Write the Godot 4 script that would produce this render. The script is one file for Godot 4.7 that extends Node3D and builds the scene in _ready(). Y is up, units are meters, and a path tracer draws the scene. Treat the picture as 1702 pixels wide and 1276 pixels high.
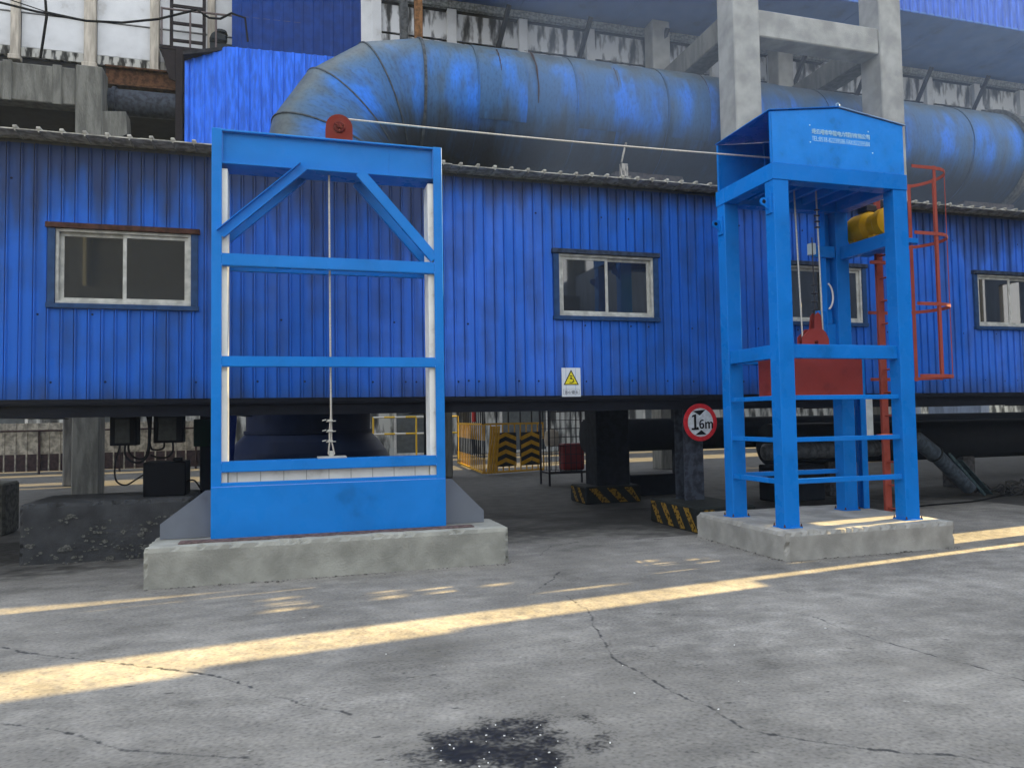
extends Node3D

const WALL_Z := -9.2
var seen := {}
var T := {}
var M := {}
var rng := RandomNumberGenerator.new()

# ---------------------------------------------------------------- mesh helpers
func S() -> SurfaceTool:
	var s := SurfaceTool.new()
	s.begin(Mesh.PRIMITIVE_TRIANGLES)
	return s

func tri(st: SurfaceTool, a: Vector3, b: Vector3, c: Vector3, n: Vector3) -> void:
	var x := b
	var y := c
	if (b - a).cross(c - a).dot(n) > 0.0:
		x = c
		y = b
	for v in [a, x, y]:
		st.set_normal(n)
		st.add_vertex(v)

func quad(st: SurfaceTool, a: Vector3, b: Vector3, c: Vector3, d: Vector3, n: Vector3) -> void:
	tri(st, a, b, c, n)
	tri(st, a, c, d, n)

# a box with chamfered edges
func box(st: SurfaceTool, c: Vector3, s: Vector3, bv := 0.004, bs := Basis()) -> void:
	var h := s * 0.5
	bv = minf(bv, minf(h.x, minf(h.y, h.z)) * 0.6)
	var P := func(i: int, sg: Vector3) -> Vector3:
		var v := Vector3.ZERO
		for k in 3:
			v[k] = sg[k] * (h[k] if k == i else h[k] - bv)
		return c + bs * v
	for i in 3:
		var j := (i + 1) % 3
		var k := (i + 2) % 3
		for si in [-1.0, 1.0]:
			var q := []
			for e in [[-1, -1], [1, -1], [1, 1], [-1, 1]]:
				var g := Vector3.ZERO
				g[i] = si
				g[j] = e[0]
				g[k] = e[1]
				q.append(P.call(i, g))
			var n := Vector3.ZERO
			n[i] = si
			quad(st, q[0], q[1], q[2], q[3], bs * n)
			if bv <= 0.0:
				continue
			for sj in [-1.0, 1.0]:
				var g0 := Vector3.ZERO
				g0[i] = si
				g0[j] = sj
				g0[k] = -1
				var g1 := g0
				g1[k] = 1
				var m := Vector3.ZERO
				m[i] = si
				m[j] = sj
				quad(st, P.call(i, g0), P.call(i, g1), P.call(j, g1), P.call(j, g0), (bs * m).normalized())
	if bv > 0.0:
		for sx in [-1.0, 1.0]:
			for sy in [-1.0, 1.0]:
				for sz in [-1.0, 1.0]:
					var g := Vector3(sx, sy, sz)
					tri(st, P.call(0, g), P.call(1, g), P.call(2, g), (bs * g).normalized())

# a box given by its corners
func bb(st: SurfaceTool, x0: float, x1: float, y0: float, y1: float, z0: float, z1: float, bv := 0.004) -> void:
	box(st, Vector3(x0 + x1, y0 + y1, z0 + z1) * 0.5, Vector3(absf(x1 - x0), absf(y1 - y0), absf(z1 - z0)), bv)

# a polygon swept straight from a to b; polygon y runs along up
func extr(st: SurfaceTool, poly: PackedVector2Array, a: Vector3, b: Vector3, up := Vector3.UP) -> void:
	var d := (b - a).normalized()
	var u := (up - d * up.dot(d)).normalized()
	var r := d.cross(u)
	if Geometry2D.is_polygon_clockwise(poly):
		poly.reverse()
	var n := poly.size()
	for i in n:
		var p := poly[i]
		var q := poly[(i + 1) % n]
		var e := q - p
		var nn := (r * e.y - u * e.x).normalized()
		var p3 := r * p.x + u * p.y
		var q3 := r * q.x + u * q.y
		quad(st, a + p3, a + q3, b + q3, b + p3, nn)
	var t := Geometry2D.triangulate_polygon(poly)
	for i in range(0, t.size(), 3):
		var w := []
		for k in 3:
			var p := poly[t[i + k]]
			w.append(r * p.x + u * p.y)
		tri(st, a + w[0], a + w[1], a + w[2], -d)
		tri(st, b + w[0], b + w[1], b + w[2], d)

func rect(w: float, h: float) -> PackedVector2Array:
	return PackedVector2Array([Vector2(-w / 2, -h / 2), Vector2(w / 2, -h / 2), Vector2(w / 2, h / 2), Vector2(-w / 2, h / 2)])

func ibeam(w: float, h: float, tf: float, tw: float) -> PackedVector2Array:
	var a := w / 2
	var b := h / 2
	var c := tw / 2
	return PackedVector2Array([Vector2(-a, -b), Vector2(a, -b), Vector2(a, -b + tf), Vector2(c, -b + tf), Vector2(c, b - tf), Vector2(a, b - tf), Vector2(a, b), Vector2(-a, b), Vector2(-a, b - tf), Vector2(-c, b - tf), Vector2(-c, -b + tf), Vector2(-a, -b + tf)])

func channel(w: float, h: float, t: float) -> PackedVector2Array:  # web along y at x = 0, flanges towards +x
	var b := h / 2
	return PackedVector2Array([Vector2(0, -b), Vector2(w, -b), Vector2(w, -b + t), Vector2(t, -b + t), Vector2(t, b - t), Vector2(w, b - t), Vector2(w, b), Vector2(0, b)])

func tube(st: SurfaceTool, pts: Array, r: float, n := 8, r2 := -1.0) -> void:
	var rings := []
	var side := Vector3.UP
	for i in pts.size():
		var d: Vector3 = (pts[mini(i + 1, pts.size() - 1)] - pts[maxi(i - 1, 0)]).normalized()
		if i == 0:
			side = d.cross(Vector3(0.3, 0.9, 0.2) if absf(d.y) < 0.9 else Vector3(1, 0.1, 0)).normalized()
		side = (side - d * side.dot(d)).normalized()
		var o := d.cross(side)
		var rr := r if r2 < 0 else lerpf(r, r2, float(i) / (pts.size() - 1))
		var ring := []
		for k in n:
			var a := TAU * k / n
			var nn := side * cos(a) + o * sin(a)
			ring.append([pts[i] + nn * rr, nn])
		rings.append(ring)
	for i in rings.size() - 1:
		for k in n:
			var a = rings[i][k]
			var b = rings[i][(k + 1) % n]
			var c = rings[i + 1][(k + 1) % n]
			var e = rings[i + 1][k]
			sq(st, a, b, c, e)
	for q in [0, rings.size() - 1]:
		var d: Vector3 = (pts[0] - pts[1]).normalized() if q == 0 else (pts[-1] - pts[-2]).normalized()
		for k in n:
			tri(st, pts[q], rings[q][k][0], rings[q][(k + 1) % n][0], d)

# quad of [position, normal] (or [position, normal, uv]) corners
func sq(st: SurfaceTool, a: Array, b: Array, c: Array, d: Array) -> void:
	for t in [[a, b, c], [a, c, d]]:
		var f: Vector3 = (t[1][0] - t[0][0]).cross(t[2][0] - t[0][0])
		if f.dot(t[0][1] + t[1][1] + t[2][1]) > 0:
			t = [t[0], t[2], t[1]]
		for v in t:
			st.set_normal(v[1])
			if v.size() > 2:
				st.set_uv(v[2])
			st.add_vertex(v[0])

# turned shape round an axis; profile of (radius, height) with flat rings
func lathe(st: SurfaceTool, at: Vector3, axis: Vector3, prof: Array, n := 20) -> void:
	var u := axis.cross(Vector3(0.2, 0.3, 0.9) if absf(axis.z) < 0.9 else Vector3(0, 1, 0.1)).normalized()
	var w := axis.cross(u).normalized()
	for i in prof.size() - 1:
		var p: Vector2 = prof[i]
		var q: Vector2 = prof[i + 1]
		var e := q - p
		if e.length() < 1e-6:
			continue
		var nn := Vector2(e.y, -e.x).normalized()
		for k in n:
			var c0 := u * cos(TAU * k / n) + w * sin(TAU * k / n)
			var c1 := u * cos(TAU * (k + 1) / n) + w * sin(TAU * (k + 1) / n)
			var n0 := c0 * nn.x + axis * nn.y
			var n1 := c1 * nn.x + axis * nn.y
			sq(st, [at + c0 * p.x + axis * p.y, n0], [at + c1 * p.x + axis * p.y, n1], [at + c1 * q.x + axis * q.y, n1], [at + c0 * q.x + axis * q.y, n0])

# a flat outline given in x and y, thickened along z
func plate(st: SurfaceTool, pts: Array, z0: float, z1: float) -> void:
	extr(st, PackedVector2Array(pts.map(func(p): return Vector2(-p[0], p[1]))), Vector3(0, 0, z0), Vector3(0, 0, z1))

# ---------------------------------------------------------------- naming helpers
func numbered(parent: Node, called: String) -> String:
	var key := str(parent.get_instance_id()) + called
	var n: int = seen.get(key, 0)
	seen[key] = n + 1
	return called if n == 0 else "%s_%03d" % [called, n]

func thing(called: String, label: String, category: String, at := Vector3.ZERO, group := "") -> Node3D:
	var o := Node3D.new()
	o.name = numbered(self, called)
	add_child(o, true)
	o.position = at
	tag(o, label, category, group)
	return o

func tag(o: Node, label: String, category: String, group := "") -> void:
	o.set_meta("label", label)
	o.set_meta("category", category)
	if group != "":
		o.set_meta("group", group)

func put(called: String, mesh: Mesh, m: Material, parent: Node, at := Vector3.ZERO) -> MeshInstance3D:
	var o := MeshInstance3D.new()
	o.name = numbered(parent, called)
	o.mesh = mesh
	o.material_override = m
	parent.add_child(o, true)
	o.position = at
	return o

# commits shapes given in world coordinates as one named mesh under its parent
func obj(called: String, st: SurfaceTool, m: Material, parent: Node = self) -> MeshInstance3D:
	var off := Vector3.ZERO
	if parent is Node3D and parent != self and parent.get_parent() == self and not parent is MeshInstance3D:
		off = -parent.position
	return put(called, st.commit(), m, parent, off)

func struct(called: String, st: SurfaceTool, m: Material) -> MeshInstance3D:
	var o := obj(called, st, m)
	o.set_meta("kind", "structure")
	return o

# ---------------------------------------------------------------- materials
func noise_tex(key: String, freq: float, oct: int, lo: float, hi: float, seed_ := 1, normal := false, typ := FastNoiseLite.TYPE_SIMPLEX_SMOOTH, p0 := 0.25, p1 := 0.75, strength := 4.0) -> NoiseTexture2D:
	if T.has(key):
		return T[key]
	var n := FastNoiseLite.new()
	n.noise_type = typ
	n.seed = seed_
	n.frequency = freq
	n.fractal_octaves = oct
	n.fractal_gain = 0.55
	var t := NoiseTexture2D.new()
	t.width = 512
	t.height = 512
	t.seamless = true
	t.noise = n
	if normal:
		t.as_normal_map = true
		t.bump_strength = strength
	else:
		var g := Gradient.new()
		g.offsets = PackedFloat32Array([p0, p1])
		g.colors = PackedColorArray([Color(lo, lo, lo), Color(hi, hi, hi)])
		if key == "paint":
			g.offsets = PackedFloat32Array([0.12, 0.22, 0.3, 0.8])
			g.colors = PackedColorArray([Color(0.87, 0.86, 0.85), Color(0.92, 0.92, 0.92), Color(0.95, 0.95, 0.95), Color(1, 1, 1)])
		t.color_ramp = g
	T[key] = t
	return t

# kind: "" plain, "mottle", "streak", "speck"; sc is how many texture repeats a metre
func mat(key: String, col: Color, rough := 0.6, metal := 0.0, kind := "mottle", sc := 0.5, bump := "") -> StandardMaterial3D:
	if M.has(key):
		return M[key]
	var m := StandardMaterial3D.new()
	m.albedo_color = col
	m.roughness = rough
	m.metallic = metal
	m.metallic_specular = 0.22
	m.uv1_triplanar = true
	m.uv1_world_triplanar = true
	m.uv1_scale = Vector3(sc, sc, sc)
	match kind:
		"mottle":
			m.albedo_texture = noise_tex("mottle", 0.012, 5, 0.87, 1.0, 3)
		"cement":
			m.albedo_texture = noise_tex("cement", 0.007, 7, 0.83, 1.0, 25, false, FastNoiseLite.TYPE_SIMPLEX_SMOOTH, 0.2, 0.8)
		"paint":
			m.albedo_texture = noise_tex("paint", 0.006, 6, 0.91, 1.0, 5)
			m.roughness = minf(1.0, rough * 1.5)
			m.roughness_texture = noise_tex("sheen", 0.011, 6, 0.55, 1.0, 29, false, FastNoiseLite.TYPE_SIMPLEX_SMOOTH, 0.3, 0.7)
		"grime":
			m.albedo_texture = noise_tex("grime", 0.02, 6, 0.70, 1.0, 7, false, FastNoiseLite.TYPE_SIMPLEX_SMOOTH, 0.25, 0.68)
		"streak":
			m.albedo_texture = noise_tex("grime2", 0.02, 5, 0.80, 1.0, 11, false, FastNoiseLite.TYPE_SIMPLEX_SMOOTH, 0.25, 0.7)
			m.uv1_scale = Vector3(sc, sc * 0.16, sc)
		"stain":
			m.albedo_texture = noise_tex("stain", 0.012, 6, 0.30, 1.0, 13, false, FastNoiseLite.TYPE_SIMPLEX_SMOOTH, 0.28, 0.58)
			m.uv1_scale = Vector3(sc, sc * 0.25, sc)
		"peel":
			m.albedo_texture = noise_tex("peel", 0.02, 6, 0.4, 1.0, 17, false, FastNoiseLite.TYPE_SIMPLEX_SMOOTH, 0.36, 0.46)
	if bump == "rough":
		m.normal_enabled = true
		m.normal_texture = noise_tex("n_rough", 0.16, 4, 0, 1, 21, true, FastNoiseLite.TYPE_SIMPLEX_SMOOTH, 0.25, 0.75, 2.5)
		m.normal_scale = 0.3
	elif bump == "wave":
		m.normal_enabled = true
		m.normal_texture = noise_tex("n_wave", 0.010, 3, 0, 1, 23, true, FastNoiseLite.TYPE_SIMPLEX_SMOOTH, 0.25, 0.75, 3.0)
		m.normal_scale = 0.35
	M[key] = m
	return m

func bytes_noise(w: int, h: int, freq: float, oct: int, seed_: int, typ := FastNoiseLite.TYPE_SIMPLEX_SMOOTH, sw := 0, sh := 0) -> PackedByteArray:
	var n := FastNoiseLite.new()
	n.noise_type = typ
	n.seed = seed_
	n.frequency = freq
	n.fractal_octaves = oct
	var im := n.get_image(sw if sw > 0 else w, sh if sh > 0 else h, false, false, true)
	if sw > 0:
		im.resize(w, h, Image.INTERPOLATE_CUBIC)
	im.convert(Image.FORMAT_L8)
	return im.get_data()

func tex_mat(key: String, im: Image, rough: float, metal := 0.0, spec := 0.2) -> StandardMaterial3D:
	var m := StandardMaterial3D.new()
	m.albedo_texture = ImageTexture.create_from_image(im)
	m.roughness = rough
	m.metallic = metal
	m.metallic_specular = spec
	M[key] = m
	return m

# ---------------------------------------------------------------- ground
const GX0 := -4.0
const GX1 := 11.0
const GZ0 := -11.2
const GZ1 := -1.6
const GW := 2048
const GH := 1536

func ground_image() -> Image:
	var big := bytes_noise(GW, GH, 0.012, 4, 1, FastNoiseLite.TYPE_SIMPLEX_SMOOTH, 512, 384)
	var mid := bytes_noise(GW, GH, 0.02, 5, 2)
	var sweep := bytes_noise(GW, GH, 0.03, 4, 3, FastNoiseLite.TYPE_SIMPLEX_SMOOTH, 420, 1536)
	var fine := bytes_noise(GW, GH, 0.22, 3, 4)
	var blot := bytes_noise(GW, GH, 0.009, 6, 6)
	var d := PackedByteArray()
	d.resize(GW * GH * 3)
	var px := (GX1 - GX0) / GW
	var pz := (GZ1 - GZ0) / GH
	var wet := PackedByteArray()
	wet.resize(GW * GH / 4)
	for y in GH / 2:
		for x in GW / 2:
			wet[y * (GW / 2) + x] = clampi(205 + (int(blot[y * 2 * GW + x * 2]) - 128) / 3, 150, 250)
	for y in GH:
		var z := GZ0 + y * pz
		for x in GW:
			var i := y * GW + x
			var v := 0.485 + (big[i] - 128) * 0.0005 + (mid[i] - 128) * 0.00034 + (sweep[i] - 128) * 0.00022 + (fine[i] - 128) * 0.0005
			var b := blot[i]
			if b > 168:
				v -= (b - 168) * 0.0008
			elif b < 82:
				v += (82 - b) * 0.0008
			if fine[i] < 62:
				v -= 0.05
			var wx := GX0 + x * px
			var ox := (wx - 0.93) / 0.36
			var oz := (z + 3.32) / 0.30
			var q := ox * ox + oz * oz
			var warm := 0.0
			if q < 5.0:
				var e := 1.05 - sqrt(q) + (mid[i] - 128) * 0.006 + (fine[i] - 128) * 0.004 + (blot[i] - 128) * 0.003
				if e > -0.25:
					v = lerpf(v, 0.115, clampf((e + 0.25) * 0.4, 0.0, 0.16) if e < 0.0 else minf(0.95, 0.16 + e * 1.5))
				if e > -0.1 and x % 2 == 0 and y % 2 == 0:
					wet[(y / 2) * (GW / 2) + x / 2] = clampi(int(210 - (e + 0.1) * 190), 80, 210)
			if z < -8.4:  # shade under the building painted into the slab colour
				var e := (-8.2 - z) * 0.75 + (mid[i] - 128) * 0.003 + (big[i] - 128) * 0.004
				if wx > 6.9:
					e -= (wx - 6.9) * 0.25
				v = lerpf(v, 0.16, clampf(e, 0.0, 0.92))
			i *= 3
			d[i] = clampi(int(v * 257), 8, 250)
			d[i + 1] = clampi(int(v * 251), 8, 250)
			d[i + 2] = clampi(int(v * 238), 8, 250)
	for q in [[0.85, -4.95, 0.45, 0.30, -0.07], [3.0, -4.6, 0.9, 0.5, 0.045], [2.2, -5.2, 0.7, 0.25, 0.04], [3.5, -3.6, 0.35, 0.2, -0.06], [0.1, -4.2, 0.6, 0.35, 0.03], [6.6, -5.0, 2.6, 1.5, 0.05], [1.6, -3.9, 0.5, 0.4, -0.04], [-0.6, -5.1, 0.5, 0.2, -0.04], [4.6, -4.6, 0.8, 0.3, -0.03], [2.9, -7.4, 1.0, 0.6, -0.035], [-2.4, -8.4, 0.9, 0.6, -0.06]]:
		for y in range(int((q[1] - q[3] * 1.6 - GZ0) / pz), int((q[1] + q[3] * 1.6 - GZ0) / pz)):
			for x in range(int((q[0] - q[2] * 1.6 - GX0) / px), int((q[0] + q[2] * 1.6 - GX0) / px)):
				if x < 0 or y < 0 or x >= GW or y >= GH:
					continue
				var i := y * GW + x
				var fx: float = (GX0 + x * px - q[0]) / q[2]
				var fz: float = (GZ0 + y * pz - q[1]) / q[3]
				var k := clampf(1.15 - sqrt(fx * fx + fz * fz) + (mid[i] - 128) * 0.006 + (blot[i] - 128) * 0.004, 0.0, 1.0) * (0.75 + (fine[i] - 128) * 0.004)
				for ch in 3:
					d[i * 3 + ch] = clampi(int(d[i * 3 + ch] + q[4] * 255 * k), 8, 250)
	T["wet"] = ImageTexture.create_from_image(Image.create_from_data(GW / 2, GH / 2, false, Image.FORMAT_L8, wet))
	var im := Image.create_from_data(GW, GH, false, Image.FORMAT_RGB8, d)
	var cracks := [
		[[1.95, -4.03], [1.98, -3.7], [2.06, -3.47], [2.07, -3.21], [2.13, -3.08], [2.33, -2.91], [2.57, -2.73], [2.78, -2.62], [2.89, -2.49], [3.1, -2.3]],
		[[3.69, -4.73], [3.66, -4.29], [3.75, -3.94], [3.83, -3.57], [3.88, -3.23], [3.95, -2.8]],
		[[2.5, -6.9], [1.98, -6.16], [2.21, -5.96], [2.21, -5.51], [2.03, -4.84], [1.91, -4.28], [1.95, -4.03]],
		[[-2.4, -6.2], [-1.9, -5.92], [-1.75, -5.76], [-1.38, -5.5], [-0.87, -5.14], [-0.43, -4.81], [-0.2, -4.52], [0.04, -4.18], [0.31, -3.95]],
		[[-1.6, -4.5], [-1.41, -4.41], [-1.17, -4.27], [-0.92, -4.04], [-0.72, -3.86], [-0.54, -3.76], [-0.2, -3.6]],
		[[2.6, -7.8], [2.9, -8.3], [3.6, -8.6], [4.4, -8.2]]]
	var rg := RandomNumberGenerator.new()
	rg.seed = 77
	for ci in cracks.size():
		var c: Array = cracks[ci]
		var o := Vector2.ZERO
		for k in c.size() - 1:
			var a := Vector2((c[k][0] - GX0) / px, (c[k][1] - GZ0) / pz)
			var b := Vector2((c[k + 1][0] - GX0) / px, (c[k + 1][1] - GZ0) / pz)
			var n := int(a.distance_to(b) * 1.5)
			var wdt := rg.randf_range(0.25, 1.0)
			var gap := 1.0
			for s in n:
				o += Vector2(rg.randf_range(-0.5, 0.5), rg.randf_range(-0.5, 0.5))
				o *= 0.97
				var p := a.lerp(b, float(s) / n) + o
				if rg.randf() < 0.12:
					wdt = rg.randf_range(0.2, 1.0)
				if rg.randf() < 0.04:
					gap = rg.randf_range(0.15, 1.0)
				var r := 1 if wdt > 0.72 else 0
				for dy in range(-r - 1, r + 1):
					for dx in range(0, r + 1):
						var xx := int(p.x) + dx
						var yy := int(p.y) + dy
						if xx > 0 and yy > 0 and xx < GW and yy < GH:
							im.set_pixel(xx, yy, im.get_pixel(xx, yy).lerp(Color(0.2, 0.2, 0.2), (0.10 + 0.34 * wdt) * gap))
	# dark drips and small light crumbs trodden into the slab
	for s in 420:
		var x := rg.randi_range(30, GW - 30)
		var y := rg.randi_range(200, GH - 20)
		var dark := rg.randf() < 0.6
		var w := rg.randi_range(1, 7) if dark else rg.randi_range(1, 3)
		var h := rg.randi_range(1, 3)
		for dy in h:
			for dx in range(0, w - (dy % 2)):
				var xx := x + dx + dy
				if xx < GW and y + dy < GH:
					im.set_pixel(xx, y + dy, im.get_pixel(xx, y + dy).lerp(Color(0.16, 0.16, 0.16) if dark else Color(0.8, 0.8, 0.78), 0.55))
	return im

func ground() -> void:
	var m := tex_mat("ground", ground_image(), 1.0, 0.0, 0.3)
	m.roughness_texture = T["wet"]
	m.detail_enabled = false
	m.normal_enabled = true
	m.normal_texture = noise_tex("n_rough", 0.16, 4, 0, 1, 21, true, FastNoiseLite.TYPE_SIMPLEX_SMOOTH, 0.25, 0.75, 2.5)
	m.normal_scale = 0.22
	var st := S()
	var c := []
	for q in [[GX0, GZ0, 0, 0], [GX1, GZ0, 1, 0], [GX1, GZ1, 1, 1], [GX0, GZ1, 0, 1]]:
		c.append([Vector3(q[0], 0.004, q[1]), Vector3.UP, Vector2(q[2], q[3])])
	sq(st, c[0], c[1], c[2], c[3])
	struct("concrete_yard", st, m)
	st = S()
	quad(st, Vector3(-300, 0, 300), Vector3(300, 0, 300), Vector3(300, 0, -300), Vector3(-300, 0, -300), Vector3.UP)
	struct("ground", st, mat("ground_far", Color(0.31, 0.305, 0.295), 0.85, 0.0, "mottle", 0.35, "rough"))
	# flecks of pale paint and grit in the oil patch
	st = S()
	rng.seed = 5
	for i in 24:
		var a := rng.randf() * TAU
		var r := sqrt(rng.randf())
		var p := Vector3(0.95 + cos(a) * r * 0.36, 0.006, -3.3 + sin(a) * r * 0.3)
		var w := rng.randf_range(0.002, 0.006)
		box(st, p, Vector3(w * 1.6, 0.003, w), 0.0, Basis(Vector3.UP, rng.randf() * TAU))
	for i in 14:
		var p := Vector3(rng.randf_range(-1.0, 4.0), 0.006, rng.randf_range(-5.2, -2.4))
		var w := rng.randf_range(0.003, 0.008)
		box(st, p, Vector3(w * 1.7, 0.003, w), 0.0, Basis(Vector3.UP, rng.randf() * TAU))
	var g := obj("grit", st, mat("grit", Color(0.85, 0.85, 0.83), 0.7, 0.0, ""))
	tag(g, "white flecks of grit scattered over the oil stain on the concrete", "grit")
	g.set_meta("kind", "stuff")

# crumbs and small stones gathered along the feet of the plinths
func debris() -> void:
	var st := S()
	rng.seed = 41
	var edges := [[-1.3, -7.5, 2.16, -7.5], [4.82, -6.55, 7.0, -6.55], [4.82, -8.3, 4.82, -6.55], [2.16, -8.2, 2.16, -7.5], [-2.83, -9.28, -1.3, -9.28], [7.0, -8.3, 7.0, -6.55]]
	for e in edges:
		var a := Vector2(e[0], e[1])
		var b := Vector2(e[2], e[3])
		var d := (b - a).normalized()
		var n := Vector2(-d.y, d.x)
		for k in int(a.distance_to(b) * 42):
			var off := absf(rng.randfn(0.0, 0.035)) + 0.006
			var side := 1.0 if e[1] == e[3] or e[0] != 4.82 else -1.0
			if e[0] == e[2] and e[0] != 4.82:
				side = -1.0
			if e[0] == 4.82 and e[2] == 4.82:
				side = 1.0
			var p := a.lerp(b, rng.randf()) + n * off * side
			var w := rng.randf_range(0.003, 0.011) if rng.randf() < 0.9 else rng.randf_range(0.012, 0.024)
			box(st, Vector3(p.x, 0.004 + w * 0.25, p.y), Vector3(w * rng.randf_range(0.8, 1.8), w * 0.6, w), w * 0.2, Basis(Vector3.UP, rng.randf() * TAU) * Basis(Vector3.RIGHT, rng.randf_range(-0.4, 0.4)))
	var g := obj("debris", st, mat("debris", Color(0.44, 0.43, 0.41), 0.9, 0.0, "grime", 2.0))
	tag(g, "crumbs and small stones gathered along the feet of the plinths", "debris")
	g.set_meta("kind", "stuff")

# ---------------------------------------------------------------- blue site building
func wall_image() -> Image:
	var w := 2048
	var h := 256
	var a := bytes_noise(w, h, 0.05, 4, 31, FastNoiseLite.TYPE_SIMPLEX_SMOOTH, w, 24)
	var b := bytes_noise(w, h, 0.02, 5, 32)
	var c := bytes_noise(w, h, 0.006, 3, 33, FastNoiseLite.TYPE_SIMPLEX_SMOOTH, 1024, 48)
	var im := Image.create(w, h, false, Image.FORMAT_RGB8)
	var clean := Color(0.135, 0.37, 0.73)
	var pale := Color(0.24, 0.44, 0.82)
	var dark_tone := Color(0.17, 0.22, 0.35)  # grime tone below the eave
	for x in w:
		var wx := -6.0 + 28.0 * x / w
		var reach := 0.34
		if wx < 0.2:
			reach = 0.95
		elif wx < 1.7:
			reach = 1.25  # tone reaches further down behind the gate frame
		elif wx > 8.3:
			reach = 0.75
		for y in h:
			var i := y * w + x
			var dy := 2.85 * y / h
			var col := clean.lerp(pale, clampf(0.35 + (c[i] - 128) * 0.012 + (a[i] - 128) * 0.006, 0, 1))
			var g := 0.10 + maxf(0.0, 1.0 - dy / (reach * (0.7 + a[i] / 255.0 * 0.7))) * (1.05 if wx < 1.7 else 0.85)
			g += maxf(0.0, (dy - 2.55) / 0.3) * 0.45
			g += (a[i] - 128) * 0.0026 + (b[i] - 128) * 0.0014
			im.set_pixel(x, y, col.lerp(dark_tone, clampf(g, 0.0, 0.88)))
	return im

var windows := [[-6.0 + 0.1335 * 26, -6.0 + 0.1335 * 37], [-6.0 + 0.1335 * 70, -6.0 + 0.1335 * 81], [-6.0 + 0.1335 * 96, -6.0 + 0.1335 * 107], [-6.0 + 0.1335 * 123, -6.0 + 0.1335 * 134], [-6.0 + 0.1335 * 150, -6.0 + 0.1335 * 161]]

func wall_sheet(x0: float, zoff: float, half := 2) -> SurfaceTool:
	var st := S()
	var p := 0.1335
	var prof := [[0.0, 0.0], [0.090, 0.001], [0.093, -0.016], [0.102, -0.016], [0.105, 0.020], [0.116, 0.024], [0.127, 0.006], [0.1335, 0.0]]
	for k in 6:
		var cx := x0 + p * k
		var spans := [[1.79, 4.60]] if half == 2 else [[1.79, 2.83], [2.83, 4.60]]
		for w in windows:
			if cx + p > w[0] + 0.02 and cx < w[1] - 0.02:
				spans = [[1.79, 2.83], [3.69, 4.60]]
		for sp in spans:
			if (sp[1] < 3.0 and half == 1) or (sp[0] > 2.5 and half == 0):
				continue
			for i in prof.size() - 1:
				var a := Vector2(cx + prof[i][0], WALL_Z + zoff + prof[i][1])
				var b := Vector2(cx + prof[i + 1][0], WALL_Z + zoff + prof[i + 1][1])
				var n := Vector3(-(b.y - a.y), 0, b.x - a.x).normalized()
				var q := []
				for e in [[a, sp[0]], [b, sp[0]], [b, sp[1]], [a, sp[1]]]:
					q.append([Vector3(e[0].x, e[1], e[0].y), n, Vector2((e[0].x + 6.0) / 28.0, (4.62 - e[1]) / 2.85)])
				sq(st, q[0], q[1], q[2], q[3])
	return st

func frame4(st: SurfaceTool, x0: float, x1: float, y0: float, y1: float, w: float, z0: float, z1: float, bv := 0.003) -> void:
	bb(st, x0, x1, y1 - w, y1, z0, z1, bv)
	bb(st, x0, x1, y0, y0 + w, z0, z1, bv)
	bb(st, x0, x0 + w, y0 + w, y1 - w, z0, z1, bv)
	bb(st, x1 - w, x1, y0 + w, y1 - w, z0, z1, bv)

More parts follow.
